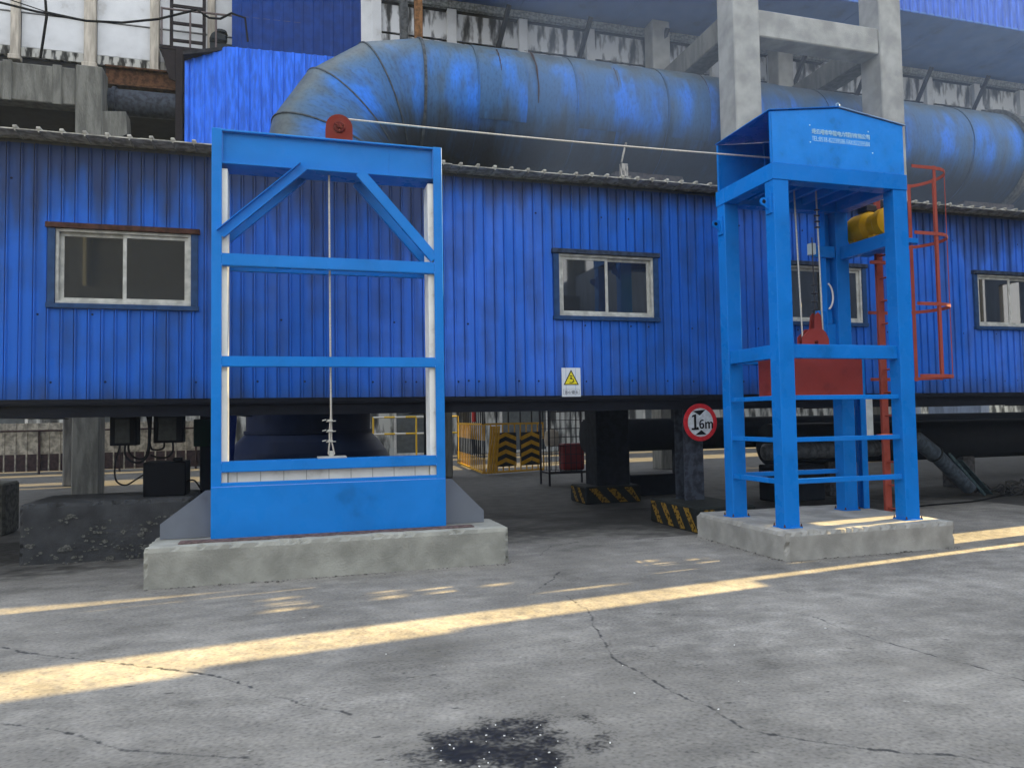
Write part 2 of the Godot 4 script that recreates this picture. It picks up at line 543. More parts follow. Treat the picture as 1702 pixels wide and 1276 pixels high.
func site_building() -> void:
	var t := thing("site_building", "long blue corrugated steel building raised over a dark low passage", "building", Vector3(8, 0, -10.4))
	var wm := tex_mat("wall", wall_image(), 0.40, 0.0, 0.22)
	rng.seed = 3
	var i := 0
	var x := -6.0
	while x < 21.9:
		var zo := rng.randf_range(-0.003, 0.003)
		var whole := true
		for w in windows:
			if x + 0.801 > w[0] + 0.02 and x < w[1] - 0.02:
				whole = false
		if whole:
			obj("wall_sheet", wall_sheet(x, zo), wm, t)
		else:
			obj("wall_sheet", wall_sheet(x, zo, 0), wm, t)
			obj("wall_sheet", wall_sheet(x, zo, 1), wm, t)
		x += 0.801
		i += 1
	# screws along the sheets
	var st := S()
	for k in 66:
		var sx := -4.5 + k * 0.267 + (rng.randi_range(0, 2) - 1) * 0.1335
		for sy in [1.98, 2.72 if k % 2 else 4.2]:
			if rng.randf() < 0.55:
				lathe(st, Vector3(sx - 0.021, sy + rng.randf_range(-0.01, 0.01), WALL_Z - 0.004), Vector3.BACK, [Vector2(0.014, 0), Vector2(0.014, 0.006), Vector2(0.006, 0.012), Vector2(0, 0.012)], 6)
	obj("wall_screws", st, mat("screw", Color(0.1, 0.12, 0.2), 0.6, 0.2, ""), t)
	# roof sheets with raised ribs, seen from below along the eave
	var rm := mat("roof_sheet", Color(0.70, 0.69, 0.65), 0.7, 0.1, "grime", 0.6)
	x = -6.0
	while x < 21.9:
		st = S()
		bb(st, x, x + 0.878, 4.655, 4.668, -11.75, -8.93, 0.0)
		for k in 4:
			var rx := x + 0.11 + k * 0.22
			bb(st, rx - 0.007, rx + 0.007, 4.638, 4.655, -9.2, -8.932, 0.002)
			bb(st, rx - 0.022, rx + 0.022, 4.668, 4.70, -11.75, -8.92, 0.006)
		var o := obj("roof_sheet", st, rm, t)
		o.position.y += rng.randf_range(-0.008, 0.008)
		x += 0.88
	st = S()
	bb(st, -6, 22, 4.60, 4.645, WALL_Z - 0.06, WALL_Z - 0.02, 0)
	bb(st, -6, 22, 1.75, 4.62, -11.66, -11.60, 0)
	bb(st, -6.05, -5.98, 1.75, 4.62, -11.66, WALL_Z - 0.03, 0)
	bb(st, 21.98, 22.05, 1.75, 4.62, -11.66, WALL_Z - 0.03, 0)
	obj("inner_shell", st, mat("inner", Color(0.32, 0.33, 0.34), 0.8), t)
	var dark := mat("dark_steel", Color(0.085, 0.095, 0.125), 0.6, 0.0, "mottle", 0.6)
	st = S()
	bb(st, -6, 22, 1.735, 1.785, -11.7, WALL_Z + 0.012, 0.004)
	obj("floor_slab", st, dark, t)
	st = S()
	extr(st, channel(0.07, 0.145, 0.012), Vector3(-6, 1.662, WALL_Z - 0.05), Vector3(22, 1.662, WALL_Z - 0.05))
	obj("edge_beam", st, dark, t)
	for k in 12:
		st = S()
		var bx := -5.4 + k * 2.4
		extr(st, ibeam(0.1, 0.14, 0.012, 0.008), Vector3(bx, 1.66, -11.6), Vector3(bx, 1.66, WALL_Z - 0.06))
		obj("cross_beam", st, dark, t)
	# windows
	var trim := mat("trim", Color(0.16, 0.27, 0.42), 0.5, 0.0, "mottle", 1.2)
	var rust := mat("rust_trim", Color(0.30, 0.20, 0.17), 0.75, 0.0, "grime", 1.0)
	var alu := mat("window_white", Color(0.74, 0.74, 0.71), 0.5, 0.0, "cement", 1.6)
	var glass := StandardMaterial3D.new()
	glass.albedo_color = Color(0.15, 0.165, 0.18, 0.85)
	glass.transparency = BaseMaterial3D.TRANSPARENCY_ALPHA
	glass.roughness = 0.03
	glass.metallic_specular = 1.0
	glass.clearcoat_enabled = true
	glass.clearcoat = 1.0
	glass.clearcoat_roughness = 0.02
	for k in windows.size():
		var w: Array = windows[k]
		var x0: float = w[0]
		var x1: float = w[1]
		var z := WALL_Z
		st = S()
		bb(st, x0 - 0.04, x1 + 0.04, 2.79, 2.845, z - 0.02, z + 0.045)
		bb(st, x0 - 0.03, x0 + 0.045, 2.845, 3.675, z - 0.02, z + 0.035)
		bb(st, x1 - 0.045, x1 + 0.03, 2.845, 3.675, z - 0.02, z + 0.035)
		var win := obj("window", st, trim, t)
		st = S()
		bb(st, x0 - 0.05, x1 + 0.05, 3.675, 3.735, z - 0.02, z + 0.055)
		obj("lintel", st, rust if k == 0 else mat("trim_top", Color(0.22, 0.26, 0.33), 0.6, 0.0, "grime", 1.0), win)
		st = S()
		frame4(st, x0 + 0.045, x1 - 0.045, 2.845, 3.675, 0.032, z - 0.05, z + 0.015)
		obj("frame", st, alu, win)
		var mid := (x0 + x1) / 2
		var front_left := k % 2 == 1
		for s in 2:
			var a := x0 + 0.077 if s == 0 else mid - 0.025
			var b := mid + 0.025 if s == 0 else x1 - 0.077
			var zo := -0.012 if (s == 0) == front_left else -0.042
			st = S()
			frame4(st, a, b, 2.877, 3.643, 0.04, z + zo - 0.022, z + zo)
			obj("sash", st, alu, win)
			st = S()
			bb(st, a + 0.04, b - 0.04, 2.917, 3.603, z + zo - 0.013, z + zo - 0.009, 0)
			obj("pane", st, glass, win)

# ---------------------------------------------------------------- strokes for painted characters
const GLYPH := {
	"lian": "1 9 2 8;0 6 2 6 2 2 0 1;0 1 3 1 10 0;4 9 9 9;6 10 4 6 9 6;3 4 10 4;7 7 7 1",
	"yun": "2 9 8 9;0 6 10 6;5 6 1 1 9 1;7 3 9 0",
	"gang": "1 9 2 8;0 6 1 5;0 1 2 4;3 8 10 8;5 10 5 6;8 10 8 6;3 6 10 6;5 6 3 3;8 6 10 3;5 4 8 4 8 2 5 2 5 0 9 0 9 1;5 4 5 2",
	"shi": "5 10 5 8;0 8 10 8;2 6 2 1;2 6 8 6 8 1 7 1;5 8 5 0",
	"hua": "3 10 0 6;2 8 2 5;9 9 5 7;5 10 5 6 9 5 9 6;0 3 10 3;5 5 5 0",
	"neng": "2 10 0 7 4 7;3 9 4 7;1 6 1 0;1 6 4 6 4 0;1 4 4 4;1 2 4 2;6 10 6 6 9 6 9 7;9 9 6 8;6 5 6 0 9 0 9 1;9 4 6 2",
	"dian": "1 8 1 3;1 8 9 8 9 3;1 6 9 6;1 3 9 3;5 10 5 0 10 0 10 2",
	"li": "1 7 9 7 8 0 6 1;5 10 4 4 0 0",
	"fu": "0 9 4 9;2 10 0 6 4 6;0 3 4 4;3 8 3 0;5 8 10 8;6 6 6 0;6 6 9 6 9 0;6 4 9 4;6 2 9 2;7 10 7 0;9 10 10 9",
	"ji": "0 7 4 7;2 10 2 0;2 6 0 3;2 5 4 4;6 9 6 4 4 0;6 9 9 9 9 1 10 0 10 2",
	"you": "0 8 10 8;5 10 0 4;3 6 3 0;3 6 8 6 8 0 7 0;3 4 8 4;3 2 8 2",
	"xian": "1 9 1 0;1 9 4 9 2 6 4 4 2 3;5 9 9 9 9 5 5 5;5 7 9 7;5 9 5 0 7 1;9 4 7 3;6 5 10 0",
	"gong": "4 9 0 5;6 9 10 5;5 6 1 1 8 1;7 3 9 0",
	"si": "1 9 9 9 9 0 7 0;1 7 7 7;2 5 6 5 6 2 2 2 2 5",
	"dang": "5 10 5 6;1 9 3 7;9 9 7 7;1 6 9 6 9 0 1 0;1 3 9 3",
	"xin": "1 6 0 2;3 7 3 1 7 1 8 3;5 9 6 6;9 7 10 4",
	"peng": "0 9 4 9;2 9 0 4;1 5 1 1 3 1 3 5 1 5;6 10 7 8;9 10 8 8;5 8 10 8;6 8 6 1;8 8 8 1;5 5 6 3;10 5 9 3;4 0 10 0",
	"tou": "3 9 4 8;1 7 3 6;0 4 10 4;6 10 6 4 1 0;6 3 9 0"}

func glyphs(st: SurfaceTool, names: Array, at: Vector3, size: float, step: float, pen: float) -> void:
	for k in names.size():
		for s in GLYPH[names[k]].split(";"):
			var v: PackedStringArray = s.split(" ")
			for i in range(0, v.size() - 2, 2):
				var a := at + Vector3(k * step + float(v[i]) * size / 10, float(v[i + 1]) * size / 10, 0)
				var b := at + Vector3(k * step + float(v[i + 2]) * size / 10, float(v[i + 3]) * size / 10, 0)
				var d := (b - a).normalized()
				extr(st, rect(pen, 0.001), a - d * pen * 0.4, b + d * pen * 0.4, Vector3.BACK)

func text(called: String, words: String, at: Vector3, size: float, m: Material, parent: Node, bold := false, font := "Droid Sans", sx := 1.0) -> void:
	var f := SystemFont.new()
	f.font_names = PackedStringArray([font])
	f.font_weight = 700 if bold else 400
	var tm := TextMesh.new()
	tm.text = words
	tm.font = f
	tm.font_size = 64
	tm.pixel_size = size / 64.0
	tm.depth = 0.002
	var o := put(called, tm, m, parent, at - (parent.position if parent.get_parent() == self else Vector3.ZERO))
	o.scale.x = sx

# ---------------------------------------------------------------- left frame with its flap gate
func plinth(called: String, label: String, x0: float, x1: float, y1: float, z0: float, z1: float, m: Material) -> void:
	# a cast block whose arrises are worn: a fine grid pushed about by noise
	var st := S()
	var n := FastNoiseLite.new()
	n.frequency = 2.2
	n.fractal_octaves = 4
	n.seed = 9
	var c := Vector3((x0 + x1) / 2, 0, (z0 + z1) / 2)
	var wob := func(p: Vector3, nn: Vector3) -> Vector3:
		var e := 0.0
		for k in [[p.x - x0, x1 - p.x], [p.z - z0, z1 - p.z], [y1 - p.y, y1 - p.y]]:
			e += 1.0 if minf(k[0], k[1]) < 0.004 else 0.0
		var q := n.get_noise_3dv(p * 1.4) * 0.008
		if e > 1.5:
			var w := 0.010 + maxf(0.0, n.get_noise_3dv(p * 5.0) - 0.05) * 0.085
			var inw := (Vector3(c.x, y1 - 0.3, c.z) - p)
			inw = Vector3(signf(inw.x) if minf(p.x - x0, x1 - p.x) < 0.004 else 0.0, -1.0 if y1 - p.y < 0.004 else 0.0, signf(inw.z) if minf(p.z - z0, z1 - p.z) < 0.004 else 0.0)
			return p + inw * w
		return p + nn * q
	var face := func(o: Vector3, u: Vector3, v: Vector3, nn: Vector3) -> void:
		var nu := maxi(2, int(u.length() / 0.045))
		var nv := maxi(2, int(v.length() / 0.045))
		var g := []
		for j in nv + 1:
			var row := []
			for i in nu + 1:
				row.append(wob.call(o + u * (float(i) / nu) + v * (float(j) / nv), nn))
			g.append(row)
		for j in nv:
			for i in nu:
				for t3 in [[g[j][i], g[j][i + 1], g[j + 1][i + 1]], [g[j][i], g[j + 1][i + 1], g[j + 1][i]]]:
					var f: Vector3 = (t3[1] - t3[0]).cross(t3[2] - t3[0]).normalized()
					tri(st, t3[0], t3[1], t3[2], f if f.dot(nn) > 0 else -f)
	var dx := Vector3(x1 - x0, 0, 0)
	var dz := Vector3(0, 0, z1 - z0)
	var dy := Vector3(0, y1, 0)
	face.call(Vector3(x0, 0, z1), dx, dy, Vector3.BACK)
	face.call(Vector3(x0, 0, z0), dx, dy, Vector3.FORWARD)
	face.call(Vector3(x0, 0, z0), dz, dy, Vector3.LEFT)
	face.call(Vector3(x1, 0, z0), dz, dy, Vector3.RIGHT)
	face.call(Vector3(x0, y1, z0), dx, dz, Vector3.UP)
	var o := obj(called, st, m)
	tag(o, label, "plinth")

func gate_frame() -> void:
	var blue := mat("frame_blue", Color(0.10, 0.475, 0.80), 0.28, 0.0, "paint", 0.35, "wave")
	var white := mat("guide_white", Color(0.93, 0.93, 0.90), 0.45, 0.0, "paint", 0.8)
	plinth("concrete_plinth", "long low concrete plinth under the blue gate frame", -1.3, 2.16, 0.38, -8.22, -7.5, mat("plinth_a", Color(0.62, 0.62, 0.585), 0.9, 0.0, "cement", 0.45, "rough"))
	var t := thing("gate_frame", "tall blue steel gate frame with diagonal braces and a red pulley on top", "gate frame", Vector3(0.4, 0.38, -7.9))
	var zf := -7.75
	var zb := -8.1
	for s in [0, 1]:
		var x0: float = -0.75 if s == 0 else 1.455
		var st := S()
		bb(st, x0, x0 + 0.095, 0.88, 4.415, zf - 0.012, zf)
		bb(st, x0, x0 + 0.095, 0.40, 4.40, zb, zb + 0.012)
		var wx: float = -0.75 if s == 0 else 1.538
		bb(st, wx, wx + 0.012, 0.40, 4.41, zb + 0.012, zf - 0.012)
		var post := obj("post", st, blue, t)
		st = S()
		var gx: float = -0.69 if s == 0 else 1.40
		bb(st, gx, gx + 0.085, 0.46, 4.03, zb + 0.06, zf - 0.05)
		obj("guide_rail", st, white, post)
	# head beam
	var st := S()
	bb(st, -0.738, 1.538, 4.392, 4.41, -8.1, -7.752, 0.003)
	bb(st, -0.738, 1.538, 4.07, 4.088, -8.1, -7.762, 0.003)
	bb(st, -0.738, 1.538, 4.088, 4.392, -7.812, -7.80, 0)
	var beam := obj("head_beam", st, blue, t)
	st = S()
	bb(st, 0.985, 0.995, 4.09, 4.39, -7.805, -7.797, 0.002)
	obj("weld_seam", st, blue, beam)
	# braces, a front and a back bar on each side
	for s in [0, 1]:
		for z in [zf - 0.035, zb + 0.035]:
			st = S()
			var a := Vector3(-0.665, 3.355, z) if s == 0 else Vector3(1.465, 3.21, z)
			var b := Vector3(0.12, 4.085, z) if s == 0 else Vector3(0.685, 4.085, z)
			var d := (b - a).normalized()
			extr(st, channel(0.055, 0.10, 0.007), a + Vector3(0, 0, 0.03 if z == zf - 0.035 else -0.03), b + Vector3(0, 0, 0.03 if z == zf - 0.035 else -0.03), Vector3(-d.y, d.x, 0) if s == 0 else Vector3(d.y, -d.x, 0))
			obj("brace", st, blue, t)
	# rails
	for r in [[3.055, 3.165, true], [2.06, 2.15, false], [1.03, 1.12, true]]:
		st = S()
		var h: float = r[1] - r[0]
		extr(st, channel(-0.06, h, -0.007), Vector3(-0.655, (r[0] + r[1]) / 2, zf - 0.003), Vector3(1.455, (r[0] + r[1]) / 2, zf - 0.003))
		obj("rail", st, blue, t)
		if r[2]:
			st = S()
			extr(st, channel(0.06, h, 0.007), Vector3(-0.655, (r[0] + r[1]) / 2, zb + 0.003), Vector3(1.455, (r[0] + r[1]) / 2, zb + 0.003))
			obj("rail", st, blue, t)
	st = S()
	for x in [-0.655, 1.455]:
		for y in [3.055, 3.165, 2.06, 2.15, 1.03, 1.12]:
			tube(st, [Vector3(x, y - 0.012, zf + 0.001), Vector3(x + rng.randf_range(-0.001, 0.001), y, zf + 0.002), Vector3(x, y + 0.012, zf + 0.001)], 0.004, 5)
		tube(st, [Vector3(x, 4.09, zf - 0.03), Vector3(x, 4.39, zf - 0.03)], 0.005, 5)
	obj("weld_beads", st, mat("weld", Color(0.30, 0.55, 0.88), 0.4, 0.0, ""), t).set_meta("kind", "stuff")
	st = S()
	bb(st, -0.75, 1.55, 0.388, 0.882, zf - 0.012, zf + 0.004)
	bb(st, -0.655, 1.455, 0.888, 0.925, zf - 0.012, zf - 0.002)
	bb(st, -0.737, 1.537, 0.388, 0.87, zb, zb + 0.01)
	obj("apron_plate", st, blue, t)
	st = S()
	bb(st, -0.748, 1.548, 0.878, 0.886, zf - 0.006, zf + 0.007, 0.003)
	obj("weld_seam", st, mat("weld", Color(0.30, 0.55, 0.88), 0.4, 0.0, ""), t)
	# gate leaf with its lifting plate
	st = S()
	bb(st, -0.6, 1.395, 0.5, 1.10, -7.97, -7.84, 0.008)
	var leaf := obj("gate_leaf", st, white, t)
	st = S()
	for k in 9:
		bb(st, -0.52 + k * 0.22, -0.515 + k * 0.22, 0.92, 1.02, -7.84, -7.836, 0.001)
	obj("seam", st, mat("seam_grey", Color(0.55, 0.55, 0.52), 0.6, 0.0, ""), leaf)
	st = S()
	bb(st, 0.25, 0.54, 1.125, 1.145, -7.99, -7.80, 0.004)
	bb(st, 0.37, 0.41, 1.10, 1.2, -7.91, -7.89, 0.003)
	obj("lifting_plate", st, mat("galv", Color(0.72, 0.72, 0.69), 0.4, 0.3), leaf)
	# sill strip, rusty
	st = S()
	bb(st, -1.02, 0.42, 0.372, 0.392, -7.76, -7.60, 0.003)
	bb(st, 0.424, 1.82, 0.372, 0.390, -7.76, -7.605, 0.003)
	obj("sill_strip", st, mat("sill", Color(0.43, 0.36, 0.35), 0.75, 0.0, "grime", 1.2), t)
	# grey gussets
	var grey := mat("gusset_grey", Color(0.42, 0.44, 0.47), 0.55, 0.0, "paint", 0.5)
	st = S()
	plate(st, [[-1.23, 0.385], [-1.23, 0.53], [-0.82, 0.84], [-0.752, 0.84], [-0.752, 0.385]], -7.98, -7.965)
	obj("gusset", st, grey, t)
	st = S()
	plate(st, [[2.0, 0.385], [2.0, 0.51], [1.65, 0.865], [1.552, 0.865], [1.552, 0.385]], -7.93, -7.915)
	obj("gusset", st, grey, t)
	# pulley on the head beam
	var red := mat("red_oxide", Color(0.46, 0.17, 0.14), 0.55, 0.0, "paint", 0.8)
	var out := []
	for k in 13:
		var a := PI * k / 12
		out.append([0.485 + 0.137 * cos(a), 4.575 + 0.137 * sin(a)])
	out.append([0.348, 4.415])
	out.append([0.622, 4.415])
	st = S()
	plate(st, out, -7.866, -7.852)
	plate(st, out, -7.958, -7.944)
	bb(st, 0.348, 0.622, 4.412, 4.424, -7.99, -7.82, 0.003)
	var pul := obj("pulley_bracket", st, red, t)
	st = S()
	lathe(st, Vector3(0.485, 4.575, -7.94), Vector3.BACK, [Vector2(0.10, 0), Vector2(0.12, 0), Vector2(0.12, 0.012), Vector2(0.105, 0.03), Vector2(0.105, 0.044), Vector2(0.12, 0.062), Vector2(0.12, 0.074), Vector2(0, 0.074)], 24)
	obj("sheave", st, mat("steel_dark", Color(0.28, 0.27, 0.27), 0.4, 0.6), pul)
	st = S()
	lathe(st, Vector3(0.485, 4.575, -7.853), Vector3.BACK, [Vector2(0.062, 0), Vector2(0.062, 0.012), Vector2(0.052, 0.016), Vector2(0.022, 0.016), Vector2(0.022, 0.036), Vector2(0.012, 0.04), Vector2(0, 0.04)], 16)
	for k in 3:
		var a := TAU * k / 3 + 0.5
		box(st, Vector3(0.485 + 0.045 * cos(a), 4.575 + 0.045 * sin(a), -7.834), Vector3(0.034, 0.014, 0.012), 0.003, Basis(Vector3.BACK, a))
	obj("axle", st, mat("red_dark", Color(0.33, 0.11, 0.10), 0.4, 0.2, ""), pul)

func ropes() -> void:
	var steel := mat("rope", Color(0.78, 0.76, 0.72), 0.38, 0.35, "mottle", 6.0)
	var st := S()
	var pts := [Vector3(0.39, 1.30, -7.905), Vector3(0.385, 2.5, -7.905), Vector3(0.38, 4.45, -7.905), Vector3(0.375, 4.57, -7.905)]
	for k in 7:
		var a := PI - k * PI / 2 / 6.0
		pts.append(Vector3(0.485 + 0.115 * cos(a), 4.575 + 0.115 * sin(a), -7.905))
	pts.append(Vector3(0.56, 4.688, -7.904))
	for k in 9:
		var f := (k + 1) / 9.0
		pts.append(Vector3(0.56, 4.688, -7.904).lerp(Vector3(5.75, 4.47, -7.28), f) - Vector3(0, sin(f * PI) * 0.025, 0))
	tube(st, pts, 0.0105, 8)
	var o := obj("wire_rope", st, steel)
	tag(o, "taut wire rope from the gate leaf over the red pulley to the winch tower", "wire rope")
	# rope end doubled back and held by three clips
	st = S()
	tube(st, [Vector3(0.387, 1.58, -7.895), Vector3(0.372, 1.4, -7.89), Vector3(0.372, 1.28, -7.89), Vector3(0.36, 1.17, -7.895), Vector3(0.39, 1.13, -7.9), Vector3(0.42, 1.17, -7.9), Vector3(0.392, 1.30, -7.9)], 0.0085, 6)
	obj("rope_tail", st, steel, o)
	for k in 3:
		st = S()
		var y := 1.30 + k * 0.105
		bb(st, 0.352, 0.406, y - 0.012, y + 0.012, -7.918, -7.868, 0.004)
		tube(st, [Vector3(0.34, y + 0.01, -7.89), Vector3(0.30, y, -7.885)], 0.006, 6)
		tube(st, [Vector3(0.34, y - 0.01, -7.90), Vector3(0.435, y - 0.004, -7.88)], 0.006, 6)
		obj("rope_clip", st, mat("galv"  , Color(0.72, 0.72, 0.69), 0.4, 0.3), o)

# ---------------------------------------------------------------- winch tower
func winch_tower() -> void:
	var blue := mat("tower_blue", Color(0.07, 0.455, 0.79), 0.28, 0.0, "paint", 0.4, "wave")
	plinth("concrete_plinth", "square concrete plinth with chipped top edges under the winch tower", 4.82, 7.0, 0.30, -8.32, -6.55, mat("plinth_b", Color(0.64, 0.635, 0.61), 0.9, 0.0, "cement", 0.5, "rough"))
	var t := thing("winch_tower", "blue steel winch tower with a roofed box, rails and a caged red ladder", "winch tower", Vector3(5.85, 0.3, -7.3))
	var st: SurfaceTool
	var zf := -6.75
	var zb := -7.86
	for q in [[4.96, zf - 0.16], [6.54, zf - 0.16], [4.96, zb], [6.54, zb]]:
		st = S()
		bb(st, q[0], q[0] + 0.19, 0.30, 4.02, q[1], q[1] + 0.16, 0.006)
		var p := obj("post", st, blue, t)
		st = S()
		bb(st, q[0] - 0.02, q[0] + 0.21, 0.298, 0.312, q[1] - 0.02, q[1] + 0.18, 0.002)
		obj("base_plate", st, blue, p)
		st = S()
		for bx in [-0.008, 0.198]:
			for bz in [-0.008, 0.168]:
				lathe(st, Vector3(q[0] + bx, 0.312, q[1] + bz), Vector3.UP, [Vector2(0.011, 0), Vector2(0.011, 0.012), Vector2(0.006, 0.012), Vector2(0.006, 0.03), Vector2(0, 0.03)], 6)
		var ab := obj("anchor_bolts", st, mat("bolt_rust", Color(0.34, 0.22, 0.16), 0.7, 0.3, ""), p)
		ab.set_meta("kind", "stuff")
	# top ring beam
	for r in [[4.95, 6.735, zf - 0.17, zf + 0.006], [4.95, 6.735, zb - 0.006, zb + 0.16]]:
		st = S()
		bb(st, r[0], r[1], 4.02, 4.20, r[2], r[3], 0.005)
		obj("top_beam", st, blue, t)
	for r in [[4.952, 5.12], [6.565, 6.733]]:
		st = S()
		bb(st, r[0], r[1], 4.022, 4.198, zb + 0.16, zf - 0.17, 0.005)
		obj("top_beam", st, blue, t)
	# deck ribs seen from below
	st = S()
	bb(st, 5.12, 6.565, 4.17, 4.185, zb + 0.16, zf - 0.17, 0)
	obj("deck_plate", st, blue, t)
	for k in 5:
		st = S()
		var x := 5.28 + k * 0.26
		bb(st, x, x + 0.05, 4.08, 4.17, zb + 0.16, zf - 0.17, 0.003)
		obj("deck_rib", st, blue, t)
	# mid rails and guard rails, front, left and back
	for r in [[2.10, 2.25, 0.10], [1.65, 1.70, 0.04], [1.20, 1.25, 0.04], [0.755, 0.81, 0.04]]:
		st = S()
		bb(st, 5.15, 6.54, r[0], r[1], zf - 0.04 - r[2], zf - 0.035)
		obj("rail", st, blue, t)
		st = S()
		bb(st, 4.975, 4.975 + r[2], r[0], r[1], zb + 0.16, zf - 0.16)
		obj("rail", st, blue, t)
		if r[1] > 2.0 or r[1] < 1.0:
			st = S()
			bb(st, 5.15, 6.54, r[0], r[1], zb + 0.02, zb + 0.02 + r[2])
			obj("rail", st, blue, t)
	# right mid beam and motor shelf, with two posts at the back
	st = S()
	bb(st, 6.60, 6.70, 3.42, 3.58, zb + 0.16, zf - 0.16)
	obj("side_beam", st, blue, t)
	for q in [[6.75, -7.90], [6.93, -7.83]]:
		st = S()
		extr(st, ibeam(0.085, 0.10, 0.008, 0.006), Vector3(q[0], 0.3, q[1]), Vector3(q[0], 2.2, q[1]), Vector3(0, 0, 1))
		obj("guide_post", st, blue, t)
	st = S()
	bb(st, 6.70, 7.22, 3.52, 3.58, -7.9, -7.1, 0.004)
	obj("motor_shelf", st, blue, t)
	for q in [[6.25, 6.55, 2.20, 2.615, 0.05, 0.11], [6.20, 6.52, 3.44, 3.58, 0.10, 0.16], [6.30, 6.50, 2.62, 2.78, 0.02, 0.10]]:
		st = S()
		bb(st, q[0], q[1], q[2], q[3], zb + q[4], zb + q[5], 0.004)
		obj("guide_bracket", st, blue, t)
	st = S()
	bb(st, 6.40, 6.535, 2.25, 4.02, zb + 0.03, zb + 0.045, 0.003)
	bb(st, 6.40, 6.412, 2.25, 4.02, zb + 0.045, zb + 0.13, 0.003)
	obj("guide_channel", st, blue, t)
	st = S()
	bb(st, 6.14, 6.21, 3.46, 3.60, zb + 0.12, zb + 0.2, 0.004)
	obj("limit_switch", st, mat("switch_pale", Color(0.75, 0.80, 0.80), 0.4, 0.0, ""), t)
	st = S()
	var loop := []
	for k in 9:
		var a := -1.2 + 2.4 * k / 8
		loop.append(Vector3(6.36 + 0.10 * cos(a), 2.95 + 0.17 * sin(a), zb + 0.17))
	tube(st, loop, 0.012, 6)
	obj("cable_loop", st, mat("cable_white", Color(0.8, 0.8, 0.78), 0.5, 0.0, ""), t)
	# gabled box on top; its left side is open
	st = S()
	var gab := [[4.962, 4.21], [6.722, 4.21], [6.722, 4.772], [5.85, 4.885], [4.962, 4.765]]
	plate(st, gab, -6.778, -6.768)
	var panel := obj("front_panel", st, mat("panel_blue", Color(0.14, 0.52, 0.86), 0.32, 0.0, "paint", 0.9, "wave"), t)
	st = S()
	plate(st, gab, -7.81, -7.80)
	bb(st, 6.708, 6.72, 4.21, 4.76, -7.80, -6.78, 0.002)
	bb(st, 4.97, 6.708, 4.203, 4.211, -7.80, -6.78, 0)
	obj("box_sheet", st, blue, t)
	st = S()
	bb(st, 4.952, 4.976, 4.205, 4.765, -7.822, -7.79, 0.003)
	bb(st, 4.952, 4.976, 4.205, 4.765, -6.79, -6.764, 0.003)
	bb(st, 5.6, 5.63, 4.21, 4.85, -7.80, -7.775, 0.003)
	obj("corner_angle", st, blue, t)
	var edge := mat("roof_edge", Color(0.55, 0.66, 0.78), 0.4, 0.1, "paint", 1.0)
	for s in [[4.935, 4.772, 5.85, 4.898], [5.85, 4.898, 6.75, 4.776]]:
		st = S()
		extr(st, PackedVector2Array([Vector2(-0.53, 0), Vector2(0.545, 0), Vector2(0.545, 0.009), Vector2(-0.53, 0.009)]), Vector3(s[0], s[1], -7.295), Vector3(s[2], s[3], -7.295))
		obj("roof_sheet", st, blue if s[0] < 5 else edge, t)
	st = S()
	var ring := []
	for k in 13:
		ring.append(Vector3(5.86 + 0.022 * cos(TAU * k / 12), 4.935 + 0.022 * sin(TAU * k / 12), -6.79))
	tube(st, ring, 0.006, 6)
	obj("lifting_eye", st, edge, t)
	# painted lettering
	var ink := mat("ink_pale", Color(0.70, 0.86, 0.95), 0.5, 0.0, "")
	st = S()
	glyphs(st, ["lian", "yun", "gang", "shi", "hua", "neng", "dian", "li", "fu", "ji", "you", "xian", "gong", "si"], Vector3(5.485, 4.572, -6.766), 0.052, 0.0555, 0.0075)
	obj("lettering", st, ink, panel)
	text("lettering", "TEL:0518-82239586 FAX:82239584", Vector3(5.87, 4.515, -6.767), 0.072, ink, panel, false, "Droid Sans", 0.70)
	st = S()
	for q in [[5.46, 4.66], [5.46, 4.47], [6.24, 4.66], [6.29, 4.42]]:
		lathe(st, Vector3(q[0], q[1], -6.768), Vector3.BACK, [Vector2(0.009, 0), Vector2(0.008, 0.004), Vector2(0, 0.006)], 8)
	obj("rivet", st, ink, panel)
	# lifting lugs on the left side
	for z in [zf - 0.08, zb + 0.08]:
		st = S()
		bb(st, 4.94, 4.962, 3.66, 3.88, z - 0.05, z + 0.05, 0.003)
		var lug := []
		for k in 9:
			var a := PI / 2 + PI * k / 8
			lug.append([4.885 + 0.045 * cos(a), 3.79 + 0.045 * sin(a)])
		lug.append([4.962, 3.68])
		lug.append([4.962, 3.835])
		plate(st, lug, z - 0.008, z + 0.008)
		var l := obj("lifting_lug", st, blue, t)
		st = S()
		lathe(st, Vector3(4.885, 3.79, z + 0.008), Vector3.BACK, [Vector2(0.022, 0), Vector2(0.022, 0.003), Vector2(0, 0.003)], 10)
		obj("lug_hole", st, mat("hole", Color(0.05, 0.08, 0.14), 0.8, 0.0, ""), l)
	# ladder and its cage on the right side
	var red := mat("ladder_red", Color(0.62, 0.30, 0.25), 0.5, 0.0, "paint", 1.0)
	for z in [-7.72, -7.34]:
		st = S()
		bb(st, 7.15, 7.25, 0.02, 4.3, z - 0.02, z + 0.02, 0.004)
		obj("ladder_stile", st, red, t)
	for k in 14:
		st = S()
		tube(st, [Vector3(7.2, 0.3 + k * 0.29, -7.77), Vector3(7.2, 0.3 + k * 0.29, -7.29)], 0.012, 6)
		obj("ladder_rung", st, red, t)
